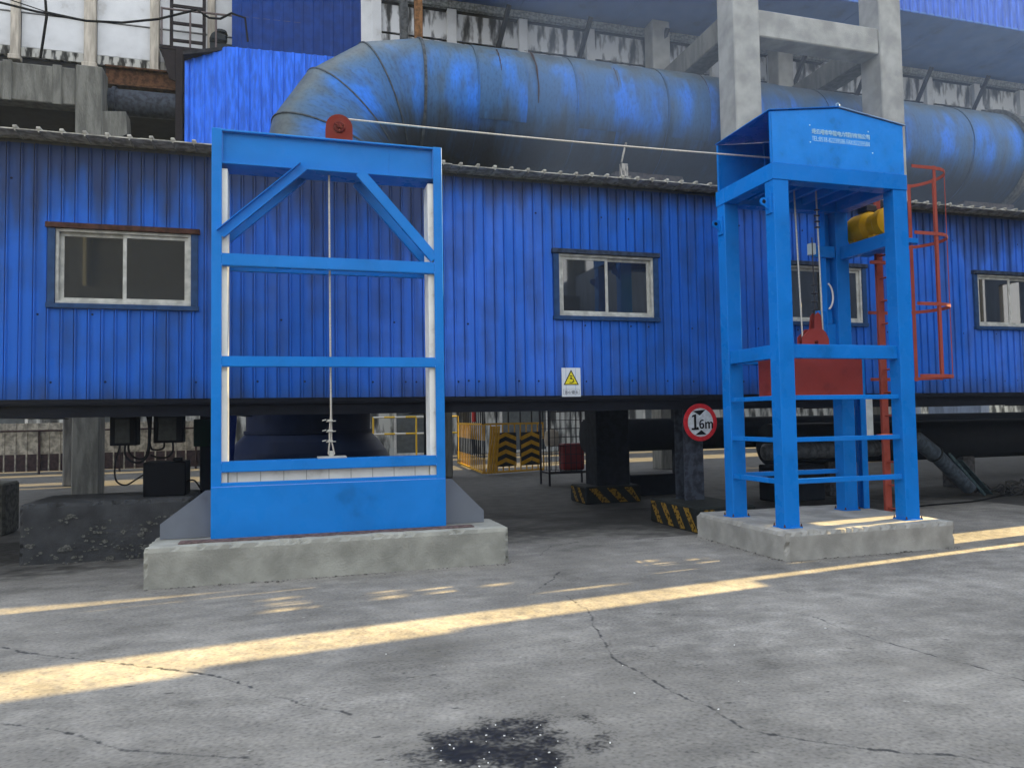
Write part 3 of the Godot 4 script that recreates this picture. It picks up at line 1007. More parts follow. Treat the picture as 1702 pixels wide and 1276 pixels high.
	for y in [4.47, 3.66, 2.80, 1.93]:
		st = S()
		var hoop := [Vector3(7.2, y, -7.93)]
		for k in 13:
			var a := -PI / 2 + PI * k / 12
			hoop.append(Vector3(7.54 + 0.40 * cos(a), y, -7.53 + 0.40 * sin(a)))
		hoop.append(Vector3(7.2, y, -7.13))
		for k in hoop.size() - 1:
			var d: Vector3 = (hoop[k + 1] - hoop[k]).normalized()
			extr(st, rect(0.008, 0.04), hoop[k], hoop[k + 1] + d * 0.004)
		obj("cage_hoop", st, red, t)
	for k in 5:
		var a := -PI / 2 + PI * k / 4
		st = S()
		var p := Vector3(7.54 + 0.393 * cos(a), 0, -7.53 + 0.393 * sin(a))
		box(st, p + Vector3(0, 3.2, 0), Vector3(0.008, 2.60, 0.04), 0.0, Basis(Vector3.UP, -a))
		obj("cage_bar", st, red, t)
	# brackets to the tower
	for y in [1.2, 3.3]:
		st = S()
		bb(st, 6.73, 7.17, y, y + 0.04, -7.36, -7.32, 0.003)
		obj("ladder_bracket", st, red, t)

	# counterweight hung in the tower
	var cw := thing("counterweight", "red oxide counterweight block hanging on ropes inside the winch tower", "counterweight", Vector3(6.0, 1.72, -7.420))
	st = S()
	bb(st, 5.27, 6.5, 1.70, 2.165, -7.580, -7.280, 0.01)
	obj("block", st, red2(), cw)
	st = S()
	var hang := [[5.750, 2.16], [5.750, 2.40], [5.860, 2.50], [5.920, 2.50], [5.940, 2.66], [5.980, 2.70], [6.020, 2.66], [6.030, 2.50], [6.080, 2.46], [6.12, 2.38], [6.12, 2.16]]
	plate(st, hang, -7.480, -7.465)
	plate(st, hang, -7.395, -7.380)
	var hk := obj("hanger", st, red2(), cw)
	st = S()
	lathe(st, Vector3(5.935, 2.34, -7.520), Vector3.BACK, [Vector2(0.0, 0), Vector2(0.022, 0.0), Vector2(0.022, 0.16), Vector2(0.012, 0.17), Vector2(0, 0.17)], 10)
	lathe(st, Vector3(5.935, 2.34, -7.465), Vector3.BACK, [Vector2(0.15, 0), Vector2(0.15, 0.068), Vector2(0, 0.068)], 20)
	obj("sheave", st, mat("red_dark", Color(0.33, 0.11, 0.10), 0.4, 0.2, ""), hk)
	var steel := mat("rope", Color(0.78, 0.76, 0.72), 0.38, 0.35, "mottle", 6.0)
	for q in [[5.790, 5.740, 0.010], [6.080, 6.050, 0.010]]:
		st = S()
		tube(st, [Vector3(q[0], 2.34, -7.430), Vector3(q[1], 4.17, -7.430)], q[2], 6)
		obj("rope", st, steel, cw)
	st = S()
	tube(st, [Vector3(5.975, 2.62, -7.430), Vector3(5.970, 3.6, -7.430)], 0.007, 6)
	for k in 4:
		bb(st, 5.940, 6.005, 2.72 + k * 0.1, 2.735 + k * 0.1, -7.450, -7.410, 0.003)
	for k in 4:
		bb(st, 6.025, 6.080, 3.72 + k * 0.07, 3.735 + k * 0.07, -7.450, -7.410, 0.003)
	obj("rope_clips", st, mat("steel_dark", Color(0.28, 0.27, 0.27), 0.4, 0.6), cw)

	# yellow brake motor on the shelf
	var mo := thing("winch_motor", "yellow winch motor on the shelf high in the tower", "motor", Vector3(7.0, 3.58, -7.5))
	var yel := mat("motor_yellow", Color(0.84, 0.62, 0.07), 0.35, 0.0, "paint", 1.5)
	st = S()
	lathe(st, Vector3(6.98, 3.83, -7.92), Vector3.BACK, [Vector2(0, 0), Vector2(0.11, 0.005), Vector2(0.17, 0.05), Vector2(0.19, 0.12), Vector2(0.19, 0.34), Vector2(0.17, 0.37), Vector2(0.145, 0.40), Vector2(0.145, 0.50), Vector2(0.17, 0.53), Vector2(0.17, 0.62), Vector2(0.10, 0.66), Vector2(0, 0.66)], 26)
	obj("housing", st, yel, mo)
	st = S()
	for z in [-7.75, -7.42]:
		bb(st, 6.82, 7.14, 3.582, 3.68, z - 0.05, z + 0.05, 0.006)
	obj("foot", st, yel, mo)
	st = S()
	bb(st, 6.90, 7.06, 4.02, 4.10, -7.72, -7.56, 0.006)
	bb(st, 6.93, 6.97, 4.10, 4.22, -7.70, -7.66, 0.003)
	tube(st, [Vector3(6.8, 4.08, -7.7), Vector3(6.95, 4.10, -7.66), Vector3(7.1, 4.06, -7.6)], 0.012, 6)
	tube(st, [Vector3(7.03, 4.08, -7.6), Vector3(7.03, 4.22, -7.6)], 0.01, 6)
	obj("terminal_box", st, mat("steel_dark", Color(0.28, 0.27, 0.27), 0.4, 0.6), mo)

func red2() -> StandardMaterial3D:
	return mat("weight_red", Color(0.56, 0.23, 0.21), 0.5, 0.0, "paint", 0.7)

# ---------------------------------------------------------------- big clad duct behind the building
func duct_image() -> Image:
	var w := 1024
	var h := 512
	var a := bytes_noise(w, h, 0.06, 4, 41, FastNoiseLite.TYPE_SIMPLEX_SMOOTH, w, 40)
	var b := bytes_noise(w, h, 0.012, 5, 42)
	var c := bytes_noise(w, h, 0.10, 3, 43)
	var e2 := bytes_noise(w, h, 0.007, 3, 44)
	var steel := Color(0.22, 0.37, 0.54)
	var im := Image.create(w, h, false, Image.FORMAT_RGB8)
	var blue := Color(0.16, 0.45, 0.84)
	var dust := Color(0.33, 0.37, 0.385)
	var dark_tone := Color(0.17, 0.18, 0.20)
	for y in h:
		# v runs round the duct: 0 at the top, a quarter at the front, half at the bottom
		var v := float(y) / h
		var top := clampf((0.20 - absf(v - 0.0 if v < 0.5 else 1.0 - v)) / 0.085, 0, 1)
		var under := clampf((absf(v if v < 0.5 else 1.0 - v) - 0.285) / 0.09, 0, 1)  # tone darkens towards the underside
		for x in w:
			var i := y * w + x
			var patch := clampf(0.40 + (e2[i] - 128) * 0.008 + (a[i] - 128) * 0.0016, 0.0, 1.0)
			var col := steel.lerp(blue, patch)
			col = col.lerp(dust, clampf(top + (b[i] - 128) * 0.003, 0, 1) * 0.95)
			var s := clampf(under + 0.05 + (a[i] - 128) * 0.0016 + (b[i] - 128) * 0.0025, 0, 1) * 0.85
			col = col.lerp(dark_tone, s)
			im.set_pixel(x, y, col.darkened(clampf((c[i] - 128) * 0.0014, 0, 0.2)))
	return im

# one sleeve of the duct between two sections, each given as [centre, axis direction]
func sleeve(st: SurfaceTool, p0: Vector3, d0: Vector3, p1: Vector3, d1: Vector3, r: float, u0: float, u1: float) -> void:
	var n := 44
	for k in n:
		var q := []
		for e in [[p0, d0, k, u0], [p0, d0, k + 1, u0], [p1, d1, k + 1, u1], [p1, d1, k, u1]]:
			var a: float = TAU * e[2] / n
			var d: Vector3 = e[1]
			var s := Vector3.BACK
			var up := d.cross(s) * -1.0
			var nn := up * cos(a) + s * sin(a)
			q.append([e[0] + nn * r, nn, Vector2(e[3], float(e[2]) / n)])
		sq(st, q[0], q[1], q[2], q[3])

func big_duct() -> void:
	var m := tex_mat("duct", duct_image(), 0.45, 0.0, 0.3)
	m.normal_enabled = true
	m.normal_texture = noise_tex("n_wave", 0.010, 3, 0, 1, 23, true, FastNoiseLite.TYPE_SIMPLEX_SMOOTH, 0.25, 0.75, 3.0)
	m.normal_scale = 0.25
	m.uv1_scale = Vector3(1, 1, 1)
	var t := thing("clad_duct", "huge round duct clad in dirty blue sheet, bending down behind the blue building", "duct", Vector3(0.55, 0, -13.7))
	var cy := 7.40
	var cz := -13.7
	var x := 2.25
	var k := 0
	while x < 24.0:
		var st := S()
		var r := 1.165 + (0.012 if k % 2 else 0.0)
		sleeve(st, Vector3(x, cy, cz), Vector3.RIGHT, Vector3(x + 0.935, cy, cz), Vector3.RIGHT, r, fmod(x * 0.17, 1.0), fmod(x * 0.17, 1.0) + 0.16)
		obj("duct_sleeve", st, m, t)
		# a separate cladding sheet lapped over the front, as on the older part of the run
		if k % 2 == 1 and k < 9:
			st = S()
			var a0 := 0.95
			var a1 := 2.05
			var r2 := r + 0.012
			for j in 12:
				var q := []
				for e in [[0, j], [1, j], [1, j + 1], [0, j + 1]]:
					var a := lerpf(a0, a1, e[1] / 12.0)
					var nn := Vector3(0, cos(a), sin(a))
					q.append([Vector3(x + 0.03 + e[0] * 0.88, cy, cz) + nn * r2, nn, Vector2(x * 0.23 + e[0] * 0.16, a / TAU)])
				sq(st, q[0], q[1], q[2], q[3])
			for a in [a0, a1]:
				var nn := Vector3(0, cos(a), sin(a))
				var s := 1.0 if a == a1 else -1.0
				quad(st, Vector3(x + 0.03, cy, cz) + nn * r2, Vector3(x + 0.91, cy, cz) + nn * r2, Vector3(x + 0.91, cy, cz) + nn * (r - 0.01), Vector3(x + 0.03, cy, cz) + nn * (r - 0.01), Vector3(0, -sin(a), cos(a)) * s)
			obj("cladding_patch", st, m, t)
		x += 0.935
		k += 1
	# rust runs below the seams
	for q in [[4.30, 0.35, 1.75, 0.035], [3.62, 0.75, 1.3, 0.02], [7.85, 0.6, 1.25, 0.02], [5.9, 0.9, 1.35, 0.015]]:
		var st := S()
		for j in 16:
			var c4 := []
			for e in [[-1, j], [1, j], [1, j + 1], [-1, j + 1]]:
				var f: float = e[1] / 16.0
				var a := lerpf(q[1], q[2], f)
				var nn := Vector3(0, cos(a), sin(a))
				c4.append([Vector3(q[0] + e[0] * q[3] * (1.0 - 0.7 * f) * (0.8 + 0.3 * sin(f * 23.0 + e[0])), cy, cz) + nn * 1.1935, nn])
			sq(st, c4[0], c4[1], c4[2], c4[3])
		obj("rust_run", st, mat("rust_run", Color(0.27, 0.20, 0.17), 0.85, 0.0, "grime", 2.0), t)
	# mitred elbow turning down
	var R := 1.62
	var c := Vector3(2.25, cy - R, cz)
	for j in 4:
		var a0 := PI / 2 + PI / 2 * j / 4.0
		var a1 := PI / 2 + PI / 2 * (j + 1) / 4.0
		var p0 := c + Vector3(cos(a0), sin(a0), 0) * R
		var p1 := c + Vector3(cos(a1), sin(a1), 0) * R
		var d0 := Vector3(sin(a0), -cos(a0), 0)
		var d1 := Vector3(sin(a1), -cos(a1), 0)
		var st := S()
		sleeve(st, p0, d0, p1, d1, 1.165 + (0.009 if j % 2 == 0 else 0.0), 0.1 + j * 0.12, 0.1 + (j + 1) * 0.12)
		obj("elbow_segment", st, m, t)
		st = S()
		lathe(st, p1 - d1 * 0.012, d1, [Vector2(1.16, 0), Vector2(1.184, 0), Vector2(1.184, 0.024), Vector2(1.16, 0.024)], 44)
		obj("seam_band", st, mat("collar_dark", Color(0.30, 0.33, 0.36), 0.6, 0.0, "grime", 0.8), t)
	var st := S()
	sleeve(st, Vector3(0.63, cy - R, cz), Vector3.UP, Vector3(0.63, 1.7, cz), Vector3.UP, 1.165, 0.0, 0.7)
	obj("down_leg", st, m, t)
	st = S()
	lathe(st, Vector3(0.3, 0.0, cz), Vector3.UP, [Vector2(1.46, 0), Vector2(1.46, 0.6), Vector2(1.42, 0.8), Vector2(1.33, 1.0), Vector2(1.2, 1.18), Vector2(1.08, 1.3), Vector2(1.10, 1.3), Vector2(1.10, 1.36), Vector2(1.06, 1.36), Vector2(1.06, 1.75)], 36)
	obj("duct_base", st, mat("base_dark", Color(0.07, 0.13, 0.26), 0.6, 0.0, "mottle", 0.5), t)
	# seam collar at the start of the elbow and flange further right
	st = S()
	lathe(st, Vector3(2.22, cy, cz), Vector3.RIGHT, [Vector2(1.16, 0), Vector2(1.195, 0), Vector2(1.195, 0.05), Vector2(1.16, 0.05)], 44)
	obj("collar", st, mat("collar_dark", Color(0.30, 0.33, 0.36), 0.6, 0.0, "grime", 0.8), t)
	st = S()
	lathe(st, Vector3(15.9, cy, cz), Vector3.RIGHT, [Vector2(1.17, 0), Vector2(1.26, 0), Vector2(1.26, 0.1), Vector2(1.17, 0.1), Vector2(1.17, 0.16), Vector2(1.23, 0.16), Vector2(1.23, 0.22), Vector2(1.16, 0.22)], 44)
	obj("flange", st, mat("flange_grey", Color(0.42, 0.42, 0.40), 0.6, 0.2, "grime", 0.8), t)
	# saddles and struts under the duct
	for sx in [6.5, 11.0, 15.0]:
		st = S()
		bb(st, sx, sx + 0.25, 4.72, 6.35, cz - 0.5, cz - 0.2, 0.005)
		bb(st, sx - 0.55, sx + 0.9, 6.08, 6.2, cz - 0.8, cz + 0.8, 0.005)
		bb(st, sx - 0.35, sx - 0.22, 5.2, 6.2, cz + 0.6, cz + 0.75, 0.005)
		obj("saddle", st, mat("saddle", Color(0.30, 0.28, 0.27), 0.8, 0.0, "grime", 0.8), t)
	st = S()
	bb(st, 5.92, 6.07, 6.0, 6.24, cz + 1.05, cz + 1.12, 0.004)
	bb(st, 6.03, 6.15, 5.62, 6.02, cz + 1.0, cz + 1.1, 0.004)
	tube(st, [Vector3(5.93, 6.25, cz + 1.12), Vector3(6.02, 6.62, cz + 1.16)], 0.02, 6)
	obj("valve_tag", st, mat("tag_white", Color(0.68, 0.66, 0.62), 0.6, 0.0, "stain", 2.0), t)

# ---------------------------------------------------------------- plant behind
func concrete(key := "concrete_dirty") -> StandardMaterial3D:
	if key == "concrete_pale":
		return mat(key, Color(0.66, 0.66, 0.64), 0.9, 0.0, "cement", 0.4, "rough")
	return mat(key, Color(0.44, 0.44, 0.42), 0.9, 0.0, "streak", 0.6, "rough")

func corrugated(st: SurfaceTool, a: Vector3, b: Vector3, y0a: float, y1a: float, y0b: float, y1b: float, pitch: float, depth: float) -> void:
	# ribbed sheet between two points seen in plan, bottoms and tops given at both ends
	var l := Vector2(b.x - a.x, b.z - a.z).length()
	var d := Vector3(b.x - a.x, 0, b.z - a.z) / l
	var n := Vector3(-d.z, 0, d.x)
	var s := []
	var x := 0.0
	while x < l - 0.001:
		for e in [[0.0, 0.0], [0.62, 0.0], [0.70, 1.0], [0.88, 1.0], [0.96, 0.0]]:
			if x + e[0] * pitch < l:
				s.append([x + e[0] * pitch, e[1] * depth])
		x += pitch
	s.append([l, 0.0])
	for i in s.size() - 1:
		var p: Vector3 = a + d * s[i][0] + n * s[i][1]
		var q: Vector3 = a + d * s[i + 1][0] + n * s[i + 1][1]
		var fp: float = s[i][0] / l
		var fq: float = s[i + 1][0] / l
		var e := q - p
		var nn := Vector3(-e.z, 0, e.x).normalized()
		quad(st, Vector3(p.x, lerpf(y0a, y0b, fp), p.z), Vector3(q.x, lerpf(y0a, y0b, fq), q.z), Vector3(q.x, lerpf(y1a, y1b, fq), q.z), Vector3(p.x, lerpf(y1a, y1b, fp), p.z), nn)

func plant_behind() -> void:
	var white := mat("plant_white", Color(0.80, 0.81, 0.82), 0.6, 0.0, "stain", 0.5)
	var whiteb := mat("plant_white_clean", Color(0.80, 0.81, 0.82), 0.6, 0.0, "paint", 0.5)
	var dk := mat("soot_steel", Color(0.11, 0.105, 0.105), 0.8, 0.0, "mottle", 0.6)
	var t := thing("panelled_plant_building", "grimy white panelled plant building on stilts behind the duct", "building", Vector3(8, 0, -17.5))
	var st := S()
	# right run: panel boards between posts, two rows, under a fascia
	var x := 1.75
	while x < 26:
		for r in [[8.5, 9.72, 0.0], [9.76, 10.36, 0.012]]:
			st = S()
			bb(st, x + 0.02, x + 1.58, r[0], r[1], -15.62 + r[2], -15.58 + r[2], 0.004)
			obj("wall_panel", st, white, t)
		st = S()
		bb(st, x - 0.11, x + 0.09, 7.6, 10.4, -15.60, -15.46, 0.006)
		obj("wall_post", st, whiteb, t)
		x += 1.62
	x = 1.5
	while x < 26:
		st = S()
		bb(st, x, x + 0.29, 10.42, 10.58, -15.56, -15.44, 0.006)
		obj("fascia_tile", st, mat("fascia", Color(0.62, 0.64, 0.64), 0.7, 0.0, "grime", 1.0), t)
		x += 0.295
	for k in 12:
		st = S()
		var bx := 4.3 + k * 1.9
		extr(st, rect(0.08, 0.08), Vector3(bx, 9.3, -15.5), Vector3(bx + 0.22, 10.4, -15.0))
		obj("strut", st, dk, t)
	# left run
	var posts := [[-6.6, -6.45], [-5.09, -4.95], [-3.85, -3.65], [-2.68, -2.52], [-1.62, -1.48], [-0.5, -0.36]]
	for k in posts.size() - 1:
		var a: float = posts[k][1]
		var b: float = posts[k + 1][0]
		for r in [[8.76, 9.42, 0.0], [9.43, 10.4, 0.035], [10.41, 11.6, 0.05]]:
			st = S()
			bb(st, a + 0.004, b - 0.004, r[0], r[1], -16.04 + r[2], -16.0 + r[2], 0.006)
			obj("wall_panel", st, whiteb, t)
		st = S()
		bb(st, a + 0.006, b - 0.006, 8.56, 8.745, -16.03, -15.97, 0.008)
		obj("skirting_board", st, mat("skirt", Color(0.68, 0.68, 0.66), 0.8, 0.0, "stain", 1.0), t)
	for p in posts:
		st = S()
		bb(st, p[0], p[1], 8.50, 11.8, -15.99, -15.86, 0.01)
		bb(st, p[0] - 0.03, p[1] + 0.03, 8.44, 8.53, -16.0, -15.83, 0.01)
		obj("wall_post", st, mat("post_cream", Color(0.74, 0.71, 0.66), 0.6, 0.0, "streak", 0.7), t)
	st = S()
	bb(st, -9, 1.6, 8.20, 8.55, -19.9, -16.05, 0)
	bb(st, -9, 26, 8.56, 13.0, -19.9, -16.3, 0)
	bb(st, 1.6, 26, 6.2, 8.5, -19.9, -15.7, 0)
	bb(st, -9, 1.6, 6.0, 6.3, -19.9, -17.2, 0)
	bb(st, -9, -2.2, 3.0, 6.0, -19.9, -17.4, 0)
	obj("core", st, mat("core_dark", Color(0.20, 0.20, 0.21), 0.9), t)
	for px in [-12.0, 3.4, 10.0, 17.0, 24.0]:
		st = S()
		bb(st, px, px + 0.6, 0, 6.3, -19.6, -19.0, 0.02)
		obj("stilt", st, concrete(), t)

	# concrete frame at the left
	var c := thing("concrete_beam_frame", "weathered concrete beam and column under the white panels at the left", "concrete frame", Vector3(-3.6, 0, -15.3))
	st = S()
	bb(st, -3.82, -3.37, 0, 8.18, -15.65, -15.2, 0.02)
	obj("column", st, concrete(), c)
	st = S()
	bb(st, -9, -3.82, 7.42, 8.12, -15.60, -15.25, 0.02)
	obj("beam", st, concrete(), c)
	for k in 3:
		st = S()
		bb(st, -4.2 - k * 0.8, -4.05 - k * 0.8, 7.40, 8.14, -15.26, -15.22, 0.008)
		obj("rib", st, concrete(), c)
	st = S()
	plate(st, [[-3.37, 6.72], [-3.37, 7.35], [-2.98, 7.38], [-2.95, 6.95]], -15.62, -15.22)
	obj("corbel", st, concrete(), c)

	var rb := thing("rusty_girder", "rust brown steel girder under the white panelled wall", "girder", Vector3(-2.2, 7.5, -15.8))
	st = S()
	extr(st, ibeam(0.25, 0.38, 0.03, 0.03), Vector3(-3.45, 8.28, -15.85), Vector3(0.6, 8.30, -15.85))
	obj("girder", st, mat("rust_brown", Color(0.36, 0.25, 0.18), 0.85, 0.0, "grime", 0.8, "rough"), rb)
	var sp := thing("sooty_pipe", "sooty horizontal pipe below the rusty girder", "pipe", Vector3(-2.5, 7.8, -15.8))
	st = S()
	tube(st, [Vector3(-3.5, 7.77, -15.8), Vector3(0.8, 7.80, -15.8)], 0.25, 24)
	obj("pipe", st, mat("pipe_soot", Color(0.25, 0.27, 0.31), 0.7, 0.0, "grime", 0.8, "rough"), sp)
	st = S()
	lathe(st, Vector3(-3.3, 7.77, -15.8), Vector3.RIGHT, [Vector2(0.25, 0), Vector2(0.29, 0), Vector2(0.29, 0.06), Vector2(0.25, 0.06)], 24)
	obj("flange", st, mat("pipe_soot", Color(0.25, 0.27, 0.31), 0.7), sp)
	var shed := thing("dark_backing_wall", "dark sheet wall with a bright gap above it under the sooty pipe", "wall", Vector3(-2, 0, -17))
	st = S()
	bb(st, -9, 1.0, 3.0, 7.28, -17.12, -17.0, 0)
	obj("sheet", st, mat("sheet_dark", Color(0.17, 0.18, 0.20), 0.8, 0.0, "mottle", 0.5), shed)

	# little steel platform with a railing
	var p := thing("steel_platform", "small dark steel platform with railing and ladder frame on the white wall", "platform", Vector3(-1.7, 8.6, -15.3))
	var steel := mat("platform_steel", Color(0.16, 0.14, 0.15), 0.7, 0.0, "mottle", 1.0)
	st = S()
	bb(st, -2.46, 0.2, 8.83, 8.91, -15.95, -15.55, 0.005)
	plate(st, [[-2.44, 8.83], [-2.0, 8.83], [-2.0, 7.9], [-2.12, 8.2], [-2.28, 8.25]], -15.60, -15.56)
	bb(st, -2.16, -2.03, 7.0, 8.83, -15.9, -15.5, 0.005)
	obj("deck", st, steel, p)
	var grey := mat("railing_grey", Color(0.42, 0.38, 0.38), 0.6, 0.0, "mottle", 1.0)
	st = S()
	tube(st, [Vector3(-2.44, 9.64, -15.57), Vector3(0.2, 9.70, -15.57)], 0.022, 6)
	obj("handrail", st, grey, p)
	for q in [-2.34, -1.84, -1.38, -0.9, -0.4]:
		st = S()
		tube(st, [Vector3(q * 1.035, 8.91, -15.57), Vector3(q * 1.035, 9.66, -15.57)], 0.02, 6)
		obj("baluster", st, grey, p)
	for q in [-2.26, -1.66]:
		st = S()
		bb(st, q - 0.03, q + 0.03, 8.90, 10.7, -15.7, -15.65, 0.004)
		obj("ladder_stile", st, steel, p)
	for k in 5:
		st = S()
		bb(st, -2.26, -1.66, 9.05 + k * 0.35, 9.11 + k * 0.35, -15.70, -15.66, 0.004)
		obj("ladder_rung", st, steel, p)
	st = S()
	box(st, Vector3(-1.40, 9.23, -15.75), Vector3(0.3, 0.2, 0.3), 0.05, Basis(Vector3.UP, 0.3))
	lathe(st, Vector3(-1.35, 9.35, -15.75), Vector3.UP, [Vector2(0.13, 0), Vector2(0.11, 0.06), Vector2(0, 0.08)], 12)
	bb(st, -1.55, -1.10, 8.91, 9.11, -15.85, -15.62, 0.02)
	var mm := obj("actuator", st, mat("actuator", Color(0.20, 0.22, 0.24), 0.7), self)
	tag(mm, "dark grey actuator box standing on the small steel platform", "actuator")

	var cb := S()
	tube(cb, [Vector3(-7.0, 9.35, -15.2), Vector3(-5.3, 9.16, -15.1), Vector3(-4.4, 8.98, -15.0), Vector3(-3.6, 8.92, -15.0), Vector3(-3.0, 8.97, -15.0), Vector3(-2.4, 9.12, -15.0), Vector3(-1.72, 9.40, -15.0), Vector3(-1.5, 9.27, -15.0), Vector3(-1.3, 9.28, -15.0), Vector3(-1.1, 9.42, -15.0), Vector3(-0.85, 9.36, -15.0), Vector3(-0.80, 8.9, -15.0)], 0.022, 6)
	tag(obj("black_cable", cb, mat("rubber", Color(0.06, 0.06, 0.065), 0.6, 0.0, "")), "black cable sagging across the white panels to the platform railing", "cable")
	cb = S()
	tube(cb, [Vector3(-4.55, 10.4, -15.3), Vector3(-4.4, 9.6, -15.2), Vector3(-4.32, 9.3, -15.2), Vector3(-4.3, 9.0, -15.2), Vector3(-4.38, 8.6, -15.3), Vector3(-4.45, 8.3, -15.4)], 0.024, 6)
	tag(obj("black_cable", cb, M["rubber"]), "black cable hanging straight down over the white panels at the left", "cable")
	cb = S()
	tube(cb, [Vector3(-7.0, 9.55, -15.15), Vector3(-5.3, 9.3, -15.1), Vector3(-4.3, 9.03, -15.05), Vector3(-3.7, 8.95, -15.02)], 0.010, 5)
	tag(obj("thin_wire", cb, M["rubber"]), "thin dark wire above the sagging cable on the white panels", "wire")

	# bright blue corrugated enclosure with a chamfered corner
	var bx := thing("blue_enclosure", "bright blue corrugated enclosure with a cut corner, left of the duct bend", "enclosure", Vector3(-0.5, 6.6, -15.6))
	var bm := mat("sheet_bright", Color(0.20, 0.45, 0.93), 0.4, 0.0, "streak", 0.9)
	st = S()
	corrugated(st, Vector3(-2.02, 0, -15.8), Vector3(-1.9, 0, -15.35), 6.98, 8.62, 6.95, 8.62, 0.2, 0.02)
	obj("wall_sheet", st, bm, bx)
	st = S()
	corrugated(st, Vector3(-1.98, 0, -15.4), Vector3(-1.17, 0, -15.1), 6.85, 8.60, 6.68, 8.80, 0.21, 0.022)
	obj("wall_sheet", st, bm, bx)
	for k in 3:
		st = S()
		var ax := -1.17 + k * 0.84
		corrugated(st, Vector3(ax, 0, -15.1), Vector3(ax + 0.84, 0, -15.1), 6.66, 8.80 + k * 0.02, 6.64, 8.82 + k * 0.02, 0.21, 0.022)
		obj("wall_sheet", st, bm, bx)
	st = S()
	plate(st, [[-1.98, 8.63], [-1.17, 8.83], [1.4, 8.86], [1.4, 8.80], [-1.17, 8.76], [-1.98, 8.56]], -16.6, -15.14)
	bb(st, -1.7, 1.3, 6.7, 8.6, -15.95, -15.5, 0)
	obj("roof", st, mat("roof_dark", Color(0.20, 0.20, 0.22), 0.8, 0.0, "grime", 0.7), bx)

	# dark blue upper block beside it
	var ub := thing("dark_blue_enclosure", "dark blue sheet enclosure above the bright corrugated one", "enclosure", Vector3(0.3, 8.8, -15.9))
	st = S()
	corrugated(st, Vector3(-1.13, 0, -15.55), Vector3(1.42, 0, -15.55), 8.80, 11.8, 8.80, 11.8, 0.2, 0.012)
	obj("wall_sheet", st, mat("sheet_navy", Color(0.06, 0.22, 0.50), 0.5, 0.0, "mottle", 0.5), ub)
	st = S()
	bb(st, 1.42, 1.72, 8.3, 11.8, -15.75, -15.53, 0.01)
	obj("edge_trim", st, whiteb, ub)
	st = S()
	bb(st, -1.1, 1.42, 8.85, 11.8, -16.25, -15.6, 0)
	obj("core", st, mat("core_dark", Color(0.20, 0.20, 0.21), 0.9), ub)

	# overhanging upper gallery
	var g := thing("upper_gallery", "overhanging blue gallery with a flat soffit above the duct", "gallery", Vector3(12, 10.6, -14.5))
	st = S()
	x = 2.4
	while x < 30:
		st = S()
		bb(st, x + 0.004, x + 2.496, 10.64, 10.68, -15.7, -13.32, 0.006)
		obj("soffit_sheet", st, mat("soffit", Color(0.36, 0.53, 0.80), 0.5, 0.0, "paint", 0.35), g)
		x += 2.5
	x = 2.4
	while x < 30:
		st = S()
		corrugated(st, Vector3(x, 0, -13.34), Vector3(x + 0.92, 0, -13.34), 10.63, 14.4, 10.63, 14.4, 0.23, 0.03)
		obj("wall_sheet", st, mat("sheet_gallery", Color(0.28, 0.47, 0.90), 0.4, 0.0, "streak", 0.6), g)
		x += 0.92
	st = S()
	bb(st, 2.4, 30, 10.69, 14.3, -19.8, -13.45, 0)
	obj("core", st, mat("core_dark", Color(0.20, 0.20, 0.21), 0.9), g)

	# concrete portal standing through the roof
	var f := thing("concrete_portal", "two pale weathered concrete columns joined by a beam in front of the duct", "concrete frame", Vector3(9.7, 0, -12.05))
	var pale := concrete("concrete_pale")
	for cx in [[7.92, 8.48], [11.26, 11.80]]:
		st = S()
		bb(st, cx[0], cx[1], 4.7, 12.5, -12.36, -11.8, 0.02)
		obj("column", st, pale, f)
	st = S()
	bb(st, 8.48, 11.26, 8.64, 9.16, -12.3, -11.84, 0.02)
	obj("beam", st, pale, f)
	for cx in [[7.95, 8.4], [11.3, 11.74]]:
		st = S()
		bb(st, cx[0], cx[1], 8.72, 9.2, -15.4, -12.36, 0.02)
		obj("beam", st, concrete(), f)
		st = S()
		bb(st, cx[0], cx[1] , 4.7, 10.6, -15.46, -15.05, 0.02)
		obj("column", st, pale, f)
	st = S()
	extr(st, rect(0.35, 0.45), Vector3(9.4, 9.2, -15.2), Vector3(11.3, 8.4, -14.95))
	obj("brace", st, concrete(), f)

	# two pipes standing on the elbow
	st = S()
	bb(st, 2.05, 2.2, 8.5, 12, -14.3, -14.15, 0.01)
	tag(obj("grey_post", st, mat("post_grey", Color(0.30, 0.31, 0.32), 0.7, 0.0, "grime", 0.7)), "grey steel post rising from the bend of the duct", "post")
	st = S()
	bb(st, 2.32, 2.47, 8.52, 12, -14.2, -14.05, 0.01)
	tag(obj("rusty_post", st, mat("post_rust", Color(0.50, 0.36, 0.24), 0.8, 0.0, "grime", 0.7)), "rust brown steel post rising from the bend of the duct", "post")

